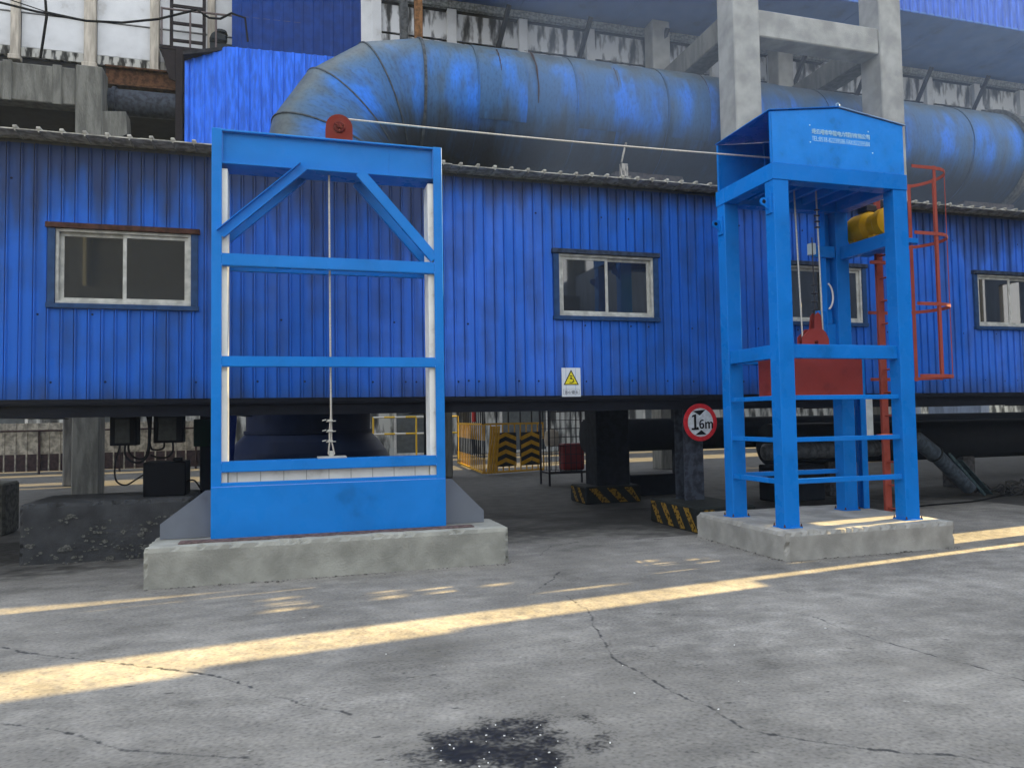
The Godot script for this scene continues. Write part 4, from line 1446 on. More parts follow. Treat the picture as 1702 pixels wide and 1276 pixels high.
# ---------------------------------------------------------------- passage under the building
func height_sign() -> void:
	var c := thing("sign_column", "dark grey steel column carrying the round height limit sign", "column", Vector3(5.35, 0.33, -9.35))
	var st := S()
	extr(st, ibeam(0.30, 0.26, 0.02, 0.02), Vector3(5.35, 0.30, -9.37), Vector3(5.35, 1.735, -9.37), Vector3.BACK)
	obj("shaft", st, mat("column_grey", Color(0.25, 0.27, 0.31), 0.7, 0.0, "grime", 0.7), c)
	var s := thing("height_limit_sign", "round red rimmed 1.6m height limit sign on a dark column", "sign", Vector3(5.38, 1.41, -9.2))
	var z := -9.12
	var cx := 5.40
	var cy := 1.405
	st = S()
	lathe(st, Vector3(cx, cy, z - 0.012), Vector3.BACK, [Vector2(0, 0), Vector2(0.258, 0), Vector2(0.258, 0.010), Vector2(0.254, 0.013), Vector2(0.196, 0.013)], 48)
	obj("rim", st, mat("sign_red", Color(0.72, 0.16, 0.19), 0.4, 0.0, "mottle", 2.0), s)
	st = S()
	lathe(st, Vector3(cx, cy, z - 0.012), Vector3.BACK, [Vector2(0.197, 0.012), Vector2(0, 0.012)], 48)
	obj("face", st, mat("sign_white", Color(0.76, 0.78, 0.80), 0.4, 0.0, "mottle", 2.0), s)
	var ink := mat("ink_black", Color(0.06, 0.06, 0.07), 0.5, 0.0, "")
	st = S()
	plate(st, [[cx - 0.115, cy + 0.158], [cx + 0.085, cy + 0.176], [cx - 0.008, cy + 0.095]], z + 0.0005, z + 0.002)
	plate(st, [[cx - 0.09, cy - 0.172], [cx + 0.09, cy - 0.166], [cx + 0.01, cy - 0.105]], z + 0.0005, z + 0.002)
	obj("arrow_mark", st, ink, s)
	st = S()
	plate(st, [[cx - 0.10, cy - 0.075], [cx - 0.10, cy + 0.108], [cx - 0.065, cy + 0.115], [cx - 0.065, cy - 0.075]], z + 0.0005, z + 0.002)
	plate(st, [[cx - 0.135, cy + 0.07], [cx - 0.128, cy + 0.095], [cx - 0.10, cy + 0.108], [cx - 0.10, cy + 0.08]], z + 0.0005, z + 0.002)
	plate(st, [[cx - 0.14, cy - 0.102], [cx - 0.14, cy - 0.075], [cx - 0.03, cy - 0.075], [cx - 0.03, cy - 0.102]], z + 0.0005, z + 0.002)
	obj("numeral", st, ink, s)
	text("numeral", ".6m", Vector3(cx + 0.068, cy - 0.028, z + 0.001), 0.17, ink, s, true, "Droid Sans", 0.92)

	var w := thing("warning_sign", "small white warning sign with a yellow triangle low on the blue wall", "sign", Vector3(3.53, 1.965, WALL_Z))
	z = WALL_Z + 0.022
	st = S()
	bb(st, 3.40, 3.665, 1.775, 2.155, z - 0.004, z, 0.0015)
	obj("board", st, mat("sign_board", Color(0.80, 0.82, 0.84), 0.4, 0.0, ""), w)
	st = S()
	plate(st, [[3.425, 1.930], [3.64, 1.930], [3.5325, 2.132]], z + 0.0004, z + 0.0012)
	obj("triangle_border", st, ink, w)
	st = S()
	plate(st, [[3.446, 1.942], [3.619, 1.942], [3.5325, 2.104]], z + 0.0014, z + 0.0022)
	obj("triangle_field", st, mat("sign_yellow", Color(0.86, 0.80, 0.20), 0.45, 0.0, ""), w)
	st = S()
	plate(st, [[3.505, 2.045], [3.515, 2.055], [3.548, 2.052], [3.555, 2.042], [3.54, 2.04]], z + 0.0024, z + 0.003)
	lathe(st, Vector3(3.53, 2.018, z + 0.0024), Vector3.BACK, [Vector2(0.014, 0), Vector2(0.014, 0.0006), Vector2(0, 0.0006)], 10)
	plate(st, [[3.52, 2.0], [3.55, 2.005], [3.562, 1.98], [3.535, 1.966], [3.505, 1.965], [3.505, 1.955], [3.545, 1.953], [3.575, 1.972], [3.56, 2.012]], z + 0.0024, z + 0.003)
	obj("pictogram", st, ink, w)
	st = S()
	glyphs(st, ["dang", "xin", "peng", "tou"], Vector3(3.438, 1.815, z + 0.001), 0.040, 0.050, 0.0055)
	frame4(st, 3.42, 3.645, 1.802, 1.872, 0.003, z, z + 0.001, 0)
	obj("lettering", st, mat("ink_grey", Color(0.30, 0.32, 0.35), 0.5, 0.0, ""), w)

func striped_block(called: String, label: String, x0: float, x1: float, h: float, z0: float, z1: float, slope: float) -> void:
	var t := thing(called, label, "plinth", Vector3((x0 + x1) / 2, 0, (z0 + z1) / 2))
	var st := S()
	bb(st, x0, x1, 0, h, z0, z1, 0.025)
	obj("block", st, mat("block_dark", Color(0.13, 0.145, 0.14), 0.85, 0.0, "mottle", 0.8, "rough"), t)
	var yel := mat("block_yellow", Color(0.52, 0.41, 0.14), 0.8, 0.0, "peel", 1.4)
	# painted bands, thin sheets lying on the left and front faces
	var zz := z0 + 0.02
	while zz < z1 - 0.25:
		st = S()
		var q := [Vector3(x0 - 0.003, h - 0.03, zz), Vector3(x0 - 0.003, h - 0.03, zz + 0.14), Vector3(x0 - 0.003, 0.02, minf(zz + 0.14 + slope, z1 - 0.02)), Vector3(x0 - 0.003, 0.02, minf(zz + slope, z1 - 0.03))]
		quad(st, q[0], q[1], q[2], q[3], Vector3.LEFT)
		obj("painted_band", st, yel, t)
		zz += 0.31
	var xx := x0 + 0.06
	while xx < x1 - 0.2:
		st = S()
		quad(st, Vector3(xx, h - 0.03, z1 + 0.003), Vector3(xx + 0.15, h - 0.03, z1 + 0.003), Vector3(minf(xx + 0.15 + slope, x1 - 0.02), 0.02, z1 + 0.003), Vector3(minf(xx + slope, x1 - 0.03), 0.02, z1 + 0.003), Vector3.BACK)
		obj("painted_band", st, yel, t)
		xx += 0.33

func passage() -> void:
	striped_block("striped_plinth", "worn yellow and black striped plinth under the height limit sign column", 4.92, 5.75, 0.335, -9.75, -8.40, 0.22)
	striped_block("striped_plinth", "shaded yellow and green striped plinth under the thick dark pillar", 4.85, 5.9, 0.30, -12.75, -12.02, 0.25)
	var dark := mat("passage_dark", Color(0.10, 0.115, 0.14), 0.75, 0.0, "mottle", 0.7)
	var st := S()
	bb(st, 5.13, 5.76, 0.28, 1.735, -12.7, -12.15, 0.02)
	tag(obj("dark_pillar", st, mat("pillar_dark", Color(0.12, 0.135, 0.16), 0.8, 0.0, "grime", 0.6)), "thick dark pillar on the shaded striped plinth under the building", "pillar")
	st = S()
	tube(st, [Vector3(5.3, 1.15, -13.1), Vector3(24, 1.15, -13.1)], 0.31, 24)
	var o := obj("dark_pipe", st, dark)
	tag(o, "thick dark horizontal pipe running under the building to the right", "pipe")
	st = S()
	tube(st, [Vector3(8.3, 0.95, -11.7), Vector3(24, 0.95, -11.7)], 0.38, 24)
	o = obj("dark_pipe", st, dark)
	tag(o, "dark pipe running low under the building behind the winch tower", "pipe")
	for k in 4:
		st = S()
		var px := 9.4 + k * 3.1
		bb(st, px, px + 0.3, 0, 0.62, -11.95, -11.45, 0.01)
		tag(obj("pipe_support", st, mat("support_grey", Color(0.30, 0.30, 0.31), 0.85, 0.0, "grime", 0.8)), ["concrete pad under the dark low pipe, seen through the tower", "concrete pad under the dark low pipe by the leaning pipe", "concrete pad under the dark low pipe beyond the hose heap", "concrete pad under the dark low pipe farthest along it"][k], "pipe support", "pads under the low dark pipe")
	st = S()
	lathe(st, Vector3(7.85, 0.85, -11.2), Vector3.RIGHT, [Vector2(0, 0), Vector2(0.10, 0.005), Vector2(0.145, 0.03), Vector2(0.145, 2.4), Vector2(0, 2.4)], 20)
	tag(obj("grey_pipe", st, mat("pipe_grey", Color(0.42, 0.44, 0.46), 0.5, 0.2, "grime", 0.8)), "short capped grey pipe seen through the tower rails", "pipe")
	st = S()
	bb(st, 7.9, 8.9, 0.0, 0.62, -11.45, -10.95, 0.02)
	tag(obj("dark_block", st, dark), "dark block carrying the capped grey pipe", "block")
	st = S()
	bb(st, 6.0, 7.2, 0, 0.40, -13.6, -12.9, 0.02)
	tag(obj("dark_block", st, dark), "low dark block behind the thick pillar", "block")
	st = S()
	bb(st, 7.05, 7.25, 0, 1.73, -13.0, -12.8, 0.01)
	tag(obj("thin_post", st, dark), "thin dark post right of the thick pillar under the building", "post")
	st = S()
	bb(st, 1.98, 2.2, 0, 1.73, -11.6, -11.4, 0.01)
	tag(obj("thin_post", st, dark), "dark post right of the duct base seen through the gate frame", "post")
	st = S()
	bb(st, -1.25, -1.05, 0, 1.73, -11.6, -11.4, 0.01)
	tag(obj("thin_post", st, dark), "dark post just behind the left edge of the gate frame", "post")
	# left: battered dark plinth with a motor box on it
	plinth_dark()
	st = S()
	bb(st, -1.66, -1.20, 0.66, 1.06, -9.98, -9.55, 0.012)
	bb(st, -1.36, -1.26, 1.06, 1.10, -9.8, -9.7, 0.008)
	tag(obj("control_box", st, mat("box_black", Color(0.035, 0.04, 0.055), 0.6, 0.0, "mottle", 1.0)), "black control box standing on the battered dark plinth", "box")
	for q in [[-2.02, -1.74, 1.26, 1.60, "black electrical box with a grey front under the building, the left of two"], [-1.56, -1.24, 1.28, 1.61, "black electrical box with a dull front under the building, the right of two"]]:
		var b := thing("electrical_box", q[4], "electrical box", Vector3((q[0] + q[1]) / 2, q[2], -9.7))
		st = S()
		bb(st, q[0], q[1], q[2], q[3], -9.85, -9.6, 0.008)
		bb(st, q[0] + 0.05, q[1] - 0.05, q[3], 1.735, -9.78, -9.7, 0.004)
		obj("casing", st, mat("box_black", Color(0.035, 0.04, 0.055), 0.6), b)
		st = S()
		bb(st, q[0] + 0.055, q[1] - 0.07, q[2] + 0.03, q[3] - 0.03, -9.605, -9.594, 0.003)
		obj("front_cover", st, mat("cover_grey", Color(0.22, 0.23, 0.22), 0.5, 0.0, "mottle", 2.0), b)
	var rub: Material = M["rubber"]
	var paths := [
		[[-1.86, 1.27], [-1.86, 1.16], [-1.80, 1.08], [-1.70, 1.06], [-1.62, 1.14], [-1.60, 1.3], [-1.59, 1.5], [-1.58, 1.7]],
		[[-1.83, 1.27], [-1.82, 1.18], [-1.75, 1.11], [-1.66, 1.11], [-1.62, 1.22], [-1.61, 1.45], [-1.60, 1.7]],
		[[-1.92, 1.26], [-1.97, 1.05], [-1.96, 0.86], [-1.86, 0.80], [-1.75, 0.86], [-1.66, 0.92]],
		[[-1.45, 1.29], [-1.46, 1.22], [-1.54, 1.2], [-1.6, 1.24], [-1.62, 1.5], [-1.66, 1.7]],
		[[-1.36, 1.29], [-1.36, 1.18], [-1.42, 1.11], [-1.52, 1.11], [-1.6, 1.14]],
		[[-1.21, 0.82], [-1.12, 0.82], [-1.04, 0.70]]]
	var names := ["black cable looping under the left electrical box", "second black cable looping between the electrical boxes", "black cable drooping to the plinth below the left electrical box", "thin black cable rising beside the right electrical box", "thin black cable curling under the right electrical box", "black hose leaving the control box to the right"]
	for k in paths.size():
		st = S()
		var c := Curve3D.new()
		for q in paths[k]:
			c.add_point(Vector3(q[0], q[1], -9.66 - 0.01 * k))
		var pts := []
		for q in paths[k]:
			pts.append(Vector3(q[0], q[1], -9.62 - 0.015 * k))
		tube(st, smooth_path(pts), 0.013 if k != 2 and k < 5 else 0.010, 6)
		tag(obj("black_cable", st, rub), names[k], "cable")
	st = S()
	bb(st, 8.06, 8.19, 1.16, 1.73, -9.12, -9.0, 0.006)
	bb(st, 7.9, 8.2, 1.73, 1.76, -9.14, -9.06, 0.003)
	tag(obj("pale_duct_box", st, mat("box_pale", Color(0.74, 0.76, 0.75), 0.5)), "pale upright box hanging from the building edge behind the red ladder", "box")
	st = S()
	bb(st, -1.24, -1.02, 1.2, 1.56, -10.9, -10.6, 0.01)
	tag(obj("green_box", st, mat("green_dark", Color(0.05, 0.16, 0.12), 0.6)), "dark green box behind the left post of the gate frame", "box")
	st = S()
	tube(st, [Vector3(-1.0, 0.3, -12.4), Vector3(-0.9, 1.73, -12.4)], 0.09, 12)
	tag(obj("blue_pipe", st, mat("pipe_blue", Color(0.08, 0.2, 0.55), 0.5)), "slim deep blue pipe left of the duct base", "pipe")
	# right: leaning chute pipe and hoses
	var lp := thing("leaning_pipe", "grey pipe leaning to the ground with a split lower end, right of the tower", "pipe", Vector3(11.6, 0, -10.4))
	st = S()
	tube(st, [Vector3(9.92, 1.13, -10.1), Vector3(10.55, 0.76, -10.2)], 0.135, 16)
	tube(st, [Vector3(10.53, 0.775, -10.197), Vector3(11.42, 0.16, -10.36)], 0.125, 16)
	obj("pipe", st, mat("pipe_lean", Color(0.33, 0.37, 0.41), 0.55, 0.1, "grime", 0.9), lp)
	st = S()
	lathe(st, Vector3(10.5, 0.79, -10.19), Vector3(0.86, -0.50, -0.14).normalized(), [Vector2(0.13, 0), Vector2(0.15, 0), Vector2(0.15, 0.03), Vector2(0.13, 0.03)], 16)
	bb(st, 9.88, 10.02, 1.16, 1.22, -10.05, -9.95, 0.01)
	obj("collar", st, mat("pipe_lean_dark", Color(0.16, 0.17, 0.17), 0.6), lp)
	st = S()
	extr(st, PackedVector2Array([Vector2(-0.10, -0.006), Vector2(0.10, -0.006), Vector2(0.10, 0.006), Vector2(-0.10, 0.006)]), Vector3(11.0, 0.66, -10.2), Vector3(11.82, 0.03, -10.36))
	extr(st, rect(0.03, 0.05), Vector3(10.75, 0.78, -10.12), Vector3(11.7, 0.02, -10.3))
	obj("split_sheet", st, mat("sheet_green_grey", Color(0.30, 0.38, 0.40), 0.5, 0.1, "grime", 1.0), lp)
	rng.seed = 19
	for k in 9:
		st = S()
		var pts := []
		var p := Vector3(rng.randf_range(12.0, 12.6), 0.03, rng.randf_range(-10.9, -10.2))
		var a := rng.randf() * TAU
		for j in 12:
			pts.append(p)
			a += rng.randf_range(-0.7, 0.7)
			p += Vector3(cos(a) * 0.22, 0, sin(a) * 0.12)
			p.x = clampf(p.x, 11.9, 13.6)
			p.z = clampf(p.z, -11.0, -10.1)
			p.y = 0.02 + rng.randf() * 0.16
		tube(st, smooth_path(pts), 0.016, 5)
		tag(obj("hose", st, mat("hose", Color(0.20, 0.20, 0.20), 0.6, 0.0, "")), "grey hose in the tangled heap on the ground right of the leaning pipe", "hose", "hoses in the tangled heap")
	st = S()
	tube(st, smooth_path([Vector3(7.3, 0.016, -8.6), Vector3(8.4, 0.016, -9.2), Vector3(9.6, 0.016, -9.55), Vector3(10.8, 0.016, -9.7), Vector3(11.8, 0.016, -10.1), Vector3(12.6, 0.016, -10.2)]), 0.012, 6)
	tag(obj("ground_cable", st, rub), "thin black cable lying on the ground from the tower to the hose heap", "cable")

func smooth_path(pts: Array) -> Array:
	var out := []
	for i in pts.size() - 1:
		var p0: Vector3 = pts[maxi(i - 1, 0)]
		var p1: Vector3 = pts[i]
		var p2: Vector3 = pts[i + 1]
		var p3: Vector3 = pts[mini(i + 2, pts.size() - 1)]
		for k in 5:
			out.append(p1.cubic_interpolate(p2, p0, p3, k / 5.0))
	out.append(pts[-1])
	return out

func plinth_dark() -> void:
	plinth("dark_plinth", "battered plinth in flaking dark grey paint under the electrical boxes", -2.83, -1.12, 0.66, -10.4, -9.28, mat("plinth_black", Color(0.25, 0.255, 0.26), 0.8, 0.0, "cement", 0.6, "rough"))
	var st := S()
	rng.seed = 31
	var n := FastNoiseLite.new()
	n.frequency = 4.0
	n.seed = 4
	# bare patches where the paint has come off
	for i in 420:
		var x := rng.randf_range(-2.80, -1.16)
		var y := rng.randf_range(0.02, 0.52)
		if n.get_noise_2d(x, y * 1.6) < 0.16 - (0.2 if y < 0.24 else 0.0):
			continue
		var poly := []
		var r := rng.randf_range(0.003, 0.016) if rng.randf() < 0.85 else rng.randf_range(0.016, 0.03)
		for k in 7:
			var a := TAU * k / 7
			var rr := r * rng.randf_range(0.5, 1.3)
			poly.append(Vector3(x + cos(a) * rr * 1.7, clampf(y + sin(a) * rr, 0.01, 0.62), -9.266 + rng.randf() * 0.002))
		for k in range(1, 6):
			tri(st, poly[0], poly[k], poly[k + 1], Vector3.BACK)
	obj("bare_patches", st, mat("bare", Color(0.37, 0.37, 0.35), 0.9, 0.0, "grime", 3.0), get_node("dark_plinth")).set_meta("kind", "stuff")
	var sb := S()
	bb(sb, -4.6, -3.80, 0, 0.72, -12.5, -11.9, 0.03)
	tag(obj("concrete_block", sb, mat("block_grey", Color(0.36, 0.36, 0.34), 0.9, 0.0, "grime", 0.9, "rough")), "stained concrete block cut off by the left edge of the view", "block")

func backdrop() -> void:
	var st := S()
	# pillar
	bb(st, -5.45, -4.70, 0, 6.2, -21.6, -20.9, 0.03)
	tag(obj("concrete_pillar", st, mat("pillar_grey", Color(0.48, 0.48, 0.47), 0.9, 0.0, "streak", 0.6, "rough")), "square concrete pillar far under the building at the left", "pillar")
	# sheet fence
	var f := thing("sheet_fence", "grey sheet metal fence with a rusty lower band far behind the passage", "fence", Vector3(-7, 0, -27))
	var up := mat("fence_grey", Color(0.64, 0.62, 0.57), 0.7, 0.0, "grime", 0.4)
	var low := mat("fence_brown", Color(0.23, 0.17, 0.17), 0.8, 0.0, "grime", 0.6)
	for k in 36:
		var x := -13.0 + k * 0.31
		st = S()
		bb(st, x + 0.02, x + 0.29, 0.62, 1.60, -27.02, -27.0, 0.004)
		bb(st, x - 0.02, x + 0.02, 0.08, 1.61, -27.03, -26.98, 0.004)
		obj("sheet", st, up, f)
		st = S()
		bb(st, x + 0.021, x + 0.289, 0.08, 0.62, -27.02, -27.002, 0.004)
		obj("lower_sheet", st, low, f)
	for k in 5:
		st = S()
		bb(st, -12.3 + k * 2.3, -12.24 + k * 2.3, 0, 1.38, -26.96, -26.90, 0.004)
		obj("post", st, low, f)
	st = S()
	tube(st, [Vector3(-13, 1.36, -26.92), Vector3(-1.9, 1.36, -26.92)], 0.03, 6)
	obj("rail", st, low, f)
	# far pale buildings beyond the yard
	var w := thing("pale_shed", "pale shed with grey doors beyond the fence, seen under the building", "building", Vector3(0, 0, -32))
	st = S()
	bb(st, -40, 60, 0, 5.0, -33.5, -32, 0)
	obj("wall", st, mat("shed_pale", Color(0.66, 0.67, 0.66), 0.8, 0.0, "stain", 0.25), w)
	for q in [[-11.0, -9.6], [-7.6, -6.6], [0.4, 1.6], [4.3, 6.2], [9.0, 11.0], [16.0, 19.0]]:
		st = S()
		bb(st, q[0], q[1], 0.05, 2.6, -32.0, -31.95, 0.01)
		var d := obj("door", st, mat("door_grey", Color(0.30, 0.32, 0.33), 0.6), w)
		st = S()
		frame4(st, q[0] - 0.12, q[1] + 0.12, 0.0, 2.72, 0.10, -32.0, -31.92)
		obj("frame", st, mat("shed_trim", Color(0.75, 0.75, 0.74), 0.6), d)
	# yellow and white handrail in front of it
	var h := thing("handrail", "yellow and white handrail far behind the gate frame", "handrail", Vector3(4, 0, -28))
	var yel := mat("rail_yellow", Color(0.80, 0.66, 0.15), 0.5, 0.0, "")
	var wh := mat("rail_white", Color(0.78, 0.78, 0.76), 0.5, 0.0, "")
	for y in [1.62, 1.0]:
		for k in 8:
			st = S()
			tube(st, [Vector3(2.9 + k * 0.4, y, -28), Vector3(3.3 + k * 0.4, y, -28)], 0.035, 6)
			obj("rail", st, yel if k % 2 else wh, h)
	for k in 3:
		st = S()
		tube(st, [Vector3(2.9 + k * 1.6, 0, -28), Vector3(2.9 + k * 1.6, 1.64, -28)], 0.035, 6)
		obj("post", st, yel, h)
	# yellow and black bar barrier: two leaves meeting at a corner
	var by := mat("bar_yellow", Color(0.70, 0.53, 0.09), 0.5, 0.0, "mottle", 1.0)
	var bk := mat("bar_black", Color(0.05, 0.055, 0.07), 0.55, 0.0, "")
	for leaf in 2:
		var a := Vector3(5.35, 0, -24.6) if leaf == 0 else Vector3(4.95, 0, -19.4)
		var b := Vector3(4.93, 0, -19.5) if leaf == 0 else Vector3(6.85, 0, -20.1)
		var bar := thing("safety_barrier", "yellow and black barred safety barrier running away into the depth" if leaf == 0 else "yellow and black barred safety barrier leaf facing the yard, with leaning bars", "barrier", a)
		var n := 14 if leaf == 0 else 10
		for k in n + 1:
			var p := a.lerp(b, float(k) / n)
			for s in [[0.06, 0.45, by], [0.45, 0.92, bk], [0.92, 1.36, by], [1.36, 2.1, bk]]:
				if leaf == 1 and s[0] > 1.3 and k % 2:
					continue
				st = S()
				box(st, p + Vector3(0, (s[0] + s[1]) / 2, 0), Vector3(0.032, s[1] - s[0], 0.032), 0.004)
				obj("bar", st, s[2], bar)
		for y in [0.06, 1.36, 2.1]:
			st = S()
			extr(st, rect(0.05, 0.05), a + Vector3(0, y, 0), b + Vector3(0, y, 0))
			obj("cross_rail", st, by, bar)
		if leaf == 0:
			st = S()
			bb(st, 4.97, 5.03, 1.42, 1.72, -20.9, -20.7, 0.003)
			obj("red_plate", st, mat("plate_red", Color(0.62, 0.16, 0.14), 0.5, 0.0, ""), bar)
		else:
			var d := (b - a).normalized()
			for k in 2:
				var p := a.lerp(b, 0.16 + k * 0.44) + Vector3(0, 0.2, 0.05)
				st = S()
				extr(st, rect(0.01, 0.92), p + Vector3(0, 0.46, 0), p + d * 0.72 + Vector3(0, 0.46, 0))
				var brd := obj("board", st, bk, bar)
				for v in 4:
					st = S()
					var o := Vector3(0, 0.0 + v * 0.23, 0.008)
					quad(st, p + o, p + o + d * 0.36 + Vector3(0, 0.13, 0), p + o + d * 0.36 + Vector3(0, 0.24, 0), p + o + Vector3(0, 0.11, 0), Vector3.BACK)
					quad(st, p + o + d * 0.36 + Vector3(0, 0.13, 0), p + o + d * 0.72, p + o + d * 0.72 + Vector3(0, 0.11, 0), p + o + d * 0.36 + Vector3(0, 0.24, 0), Vector3.BACK)
					obj("chevron", st, by, brd)
			for k in 4:
				st = S()
				extr(st, rect(0.045, 0.045), a + Vector3(0.05 + k * 0.07, 0.05, 0.12), a + Vector3(0.20 + k * 0.07, 1.3, 0.02))
				obj("leaning_bar", st, by, bar)
	# wire cage trolley with sacks in it
	var cg := thing("wire_cage", "dark wire mesh cage trolley beside the thick dark pillar", "cage", Vector3(5.95, 0, -16))
	var wire := mat("wire_dark", Color(0.16, 0.15, 0.17), 0.6, 0.3, "")
	for q in [[5.45, -16.2], [6.45, -16.2], [5.45, -15.6], [6.45, -15.6]]:
		st = S()
		bb(st, q[0] - 0.02, q[0] + 0.02, 0.0, 1.68, q[1] - 0.02, q[1] + 0.02, 0.003)
		obj("post", st, wire, cg)
	for z in [-16.2, -15.6]:
		for k in 8:
			st = S()
			bb(st, 5.45, 6.45, 0.30 + k * 0.19, 0.312 + k * 0.19, z - 0.006, z + 0.006, 0)
			obj("wire", st, wire, cg)
		for k in 7:
			st = S()
			bb(st, 5.58 + k * 0.125, 5.592 + k * 0.125, 0.3, 1.66, z - 0.005, z + 0.005, 0)
			obj("wire", st, wire, cg)
	st = S()
	bb(st, 5.45, 6.45, 0.26, 0.30, -16.2, -15.6, 0.004)
	obj("base", st, wire, cg)
	st = S()
	bb(st, 5.85, 6.35, 0.32, 0.92, -16.1, -15.75, 0.03)
	tag(obj("red_crate", st, mat("crate_red", Color(0.42, 0.14, 0.14), 0.6)), "dull red crate inside the wire cage trolley", "crate")
	st = S()
	lathe(st, Vector3(5.62, 0.85, -15.9), Vector3.UP, [Vector2(0, 0), Vector2(0.15, 0.02), Vector2(0.17, 0.15), Vector2(0.15, 0.34), Vector2(0.06, 0.40), Vector2(0, 0.41)], 14)
	tag(obj("white_sack", st, mat("sack", Color(0.70, 0.66, 0.60), 0.8)), "pale sack hanging in the wire cage trolley", "sack")

# sun blockers added outside the view, and the buildings mirrored in the windows
func surroundings() -> void:
	var clad := mat("blocker_grey", Color(0.45, 0.50, 0.58), 0.6, 0.0, "streak", 0.3)
	var st := S()
	var sx := 13.0
	# unseen wall added to block the sun; two narrow gaps cast the strips
	bb(st, sx, sx + 0.1, 0, 4.25, -7.07, 22, 0)
	bb(st, sx, sx + 0.1, 4.25, 5.6, -6.84, 22, 0)
	bb(st, sx, sx + 0.1, 5.6, 6.4, -6.76, 22, 0)
	bb(st, sx, sx + 0.1, 6.4, 8.2, -6.63, 22, 0)
	bb(st, sx, sx + 0.1, 0, 8.2, -7.5, -7.2, 0)
	struct("sun_blocker_east", st, clad)
	# added bay beside the gaps, its slots shaped to throw small patches of sun
	var bay := CSGBox3D.new()
	bay.name = "sun_blocker_east_bay"
	bay.size = Vector3(0.1, 8.2, 2.1)
	bay.position = Vector3(sx + 0.05, 4.1, -8.55)
	bay.material = clad
	add_child(bay)
	bay.set_meta("kind", "structure")
	var slots := [[-0.34, -6.70, 0.40, 0.11], [-0.30, -6.50, 0.46, 0.11], [-0.24, -6.30, 0.50, 0.11],
		[0.62, -6.63, 0.30, 0.11], [0.66, -6.44, 0.28, 0.11],
		[1.0, -7.06, 0.36, 0.10], [1.04, -6.63, 0.36, 0.11], [1.1, -6.44, 0.34, 0.11], [1.62, -6.60, 0.30, 0.11], [1.70, -6.42, 0.30, 0.10],
		[3.3, -7.08, 0.36, 0.10], [3.38, -6.89, 0.38, 0.10], [3.9, -6.98, 0.55, 0.09], [3.92, -6.79, 0.6, 0.09],
		[3.2, -6.54, 1.3, 0.07], [1.9, -6.18, 1.0, 0.07], [-0.6, -7.05, 1.7, 0.12], [-3.2, -7.0, 2.9, 0.3]]
	var gap := CSGBox3D.new()
	gap.name = "gap"
	gap.operation = CSGShape3D.OPERATION_SUBTRACTION
	gap.size = Vector3(0.4, 4.0, 0.47)
	gap.position = Vector3(0, -4.1 + 1.9, 0.815)
	bay.add_child(gap)
	var el := 25.0
	for q in slots:
		# from the lit spot on the ground back along the sun to the bay
		var t0: float = (sx + 0.05 - q[0]) / cos(deg_to_rad(7.3))
		var t1: float = (sx + 0.05 - q[0] - q[2]) / cos(deg_to_rad(7.3))
		var a := Vector2(t0 * tan(deg_to_rad(el)), q[1] - t0 * sin(deg_to_rad(7.3)))
		var b := Vector2(t1 * tan(deg_to_rad(el)), q[1] - t1 * sin(deg_to_rad(7.3)))
		var hole := CSGBox3D.new()
		hole.name = numbered(bay, "slot")
		hole.operation = CSGShape3D.OPERATION_SUBTRACTION
		hole.size = Vector3(0.4, (b - a).length(), q[3])
		hole.position = Vector3(0, (a.x + b.x) / 2 - 4.1, (a.y + b.y) / 2 + 8.55)
		hole.rotation.x = atan2(b.y - a.y, b.x - a.x)
		bay.add_child(hole, true)
	st = S()  # unseen far wall added to keep sun off the back, slits left open
	bb(st, 31, 31.5, 0, 24, -20.6, -12, 0)
	bb(st, 31, 31.5, 0, 24, -25.2, -20.75, 0)
	bb(st, 31, 31.5, 0, 24, -30.3, -27.3, 0)
	bb(st, 31, 31.5, 0, 24, -33, -31.3, 0)
	struct("sun_blocker_far_east", st, clad)
	st = S()
	bb(st, -30, -14, 0, 6.5, 14, 26, 0)
	bb(st, -11, -2.0, 0, 12, 15, 16, 0)
	bb(st, -9, -7.6, 0, 15, 13, 14.4, 0)
	bb(st, -4.0, -2.8, 0, 15, 13, 14.4, 0)
	bb(st, -9, -2.8, 6, 6.8, 13, 14.4, 0)
	bb(st, 10.8, 15.0, 0, 7.2, 14, 20, 0)
	bb(st, 12.95, 13.55, 7.2, 15, 14.5, 15.5, 0)
	bb(st, 15.4, 17.4, 0, 15, 14, 16, 0)
	extr(st, rect(0.12, 0.12), Vector3(14.0, 7.2, 14.3), Vector3(15.1, 10.0, 14.3))
	extr(st, rect(0.12, 0.12), Vector3(14.3, 7.2, 14.3), Vector3(15.1, 8.2, 14.3))
	struct("building_south", st, mat("south_grey", Color(0.33, 0.35, 0.37), 0.9))

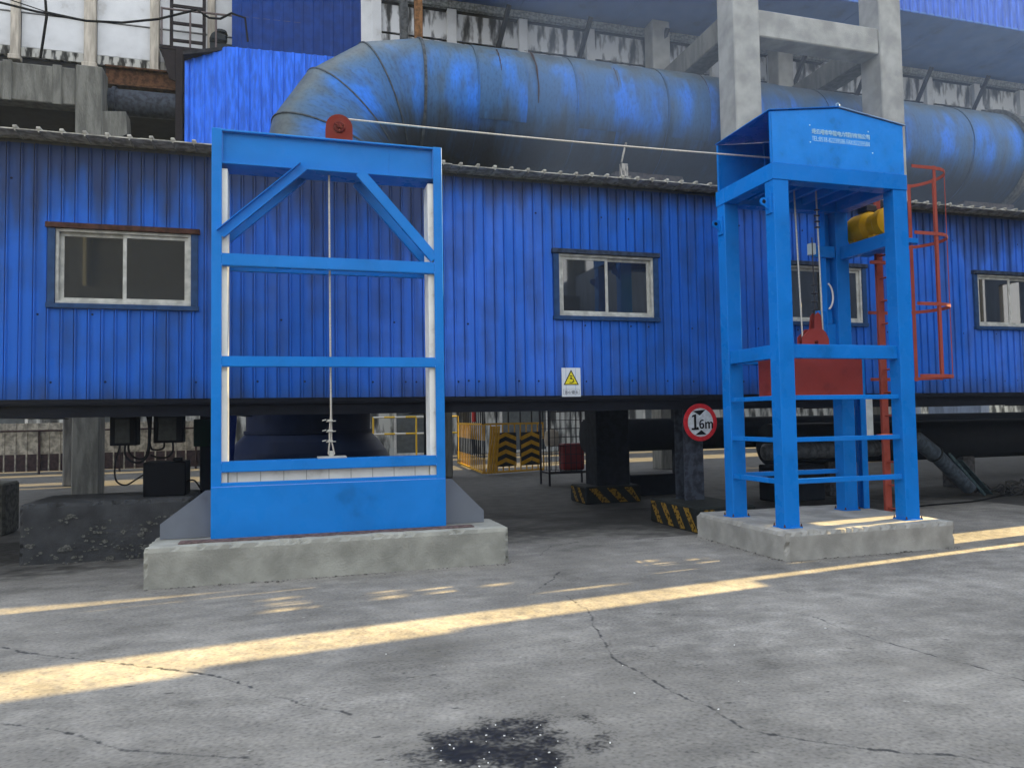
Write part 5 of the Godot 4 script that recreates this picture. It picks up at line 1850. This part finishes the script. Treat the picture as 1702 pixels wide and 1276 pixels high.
func _ready() -> void:
	var cam := Camera3D.new()
	cam.name = "camera"
	cam.fov = 54.48
	cam.near = 0.05
	cam.far = 500
	cam.position = Vector3(0, 1.5, 0)
	cam.rotation = Vector3(0.04637, -0.28794, -0.01643)
	add_child(cam)
	cam.current = true
	var env := Environment.new()
	env.background_mode = Environment.BG_SKY
	var sky := Sky.new()
	var sm := ProceduralSkyMaterial.new()
	sm.sky_top_color = Color(0.86, 0.89, 0.94)
	sm.sky_horizon_color = Color(0.99, 0.98, 0.96)
	sm.sky_curve = 0.2
	sm.ground_horizon_color = Color(0.6, 0.6, 0.6)
	sm.ground_bottom_color = Color(0.3, 0.3, 0.3)
	sm.sky_energy_multiplier = 0.62
	sky.sky_material = sm
	env.sky = sky
	env.ambient_light_source = Environment.AMBIENT_SOURCE_SKY
	env.tonemap_mode = Environment.TONE_MAPPER_LINEAR
	env.tonemap_exposure = 7.3
	env.sdfgi_enabled = true
	env.ssao_enabled = true
	env.ssil_enabled = true
	env.fog_enabled = true
	env.fog_density = 0.001
	env.fog_light_color = Color(0.78, 0.86, 0.97)
	var we := WorldEnvironment.new()
	we.name = "world"
	we.environment = env
	add_child(we)
	var sun := DirectionalLight3D.new()
	sun.name = "sun"
	sun.light_energy = 1.3
	sun.light_color = Color(1.0, 0.87, 0.60)
	sun.light_angular_distance = 0.4
	sun.shadow_enabled = true
	sun.sky_mode = DirectionalLight3D.SKY_MODE_LIGHT_ONLY
	var el := deg_to_rad(25.0)
	var az := deg_to_rad(7.3)
	sun.basis = Basis.looking_at(-Vector3(cos(el) * cos(az), sin(el), -cos(el) * sin(az)))
	add_child(sun)

	ground()
	site_building()
	big_duct()
	plant_behind()
	surroundings()
	gate_frame()
	debris()
	ropes()
	winch_tower()
	height_sign()
	passage()
	backdrop()
	env.volumetric_fog_enabled = true
	env.volumetric_fog_density = 0.0
	var fv := FogVolume.new()  # fog added to imitate lens glare at the upper right
	fv.name = "glare_haze"
	fv.size = Vector3(30, 9, 4.2)
	fv.position = Vector3(18.5, 9.2, -11.4)
	var fm := FogMaterial.new()
	fm.density = 0.033
	fm.albedo = Color(0.80, 0.87, 0.97)
	fv.material = fm
	add_child(fv)
	fv.set_meta("kind", "stuff")
	tag(fv, "pale haze added to imitate glare before the duct and upper gallery", "haze")
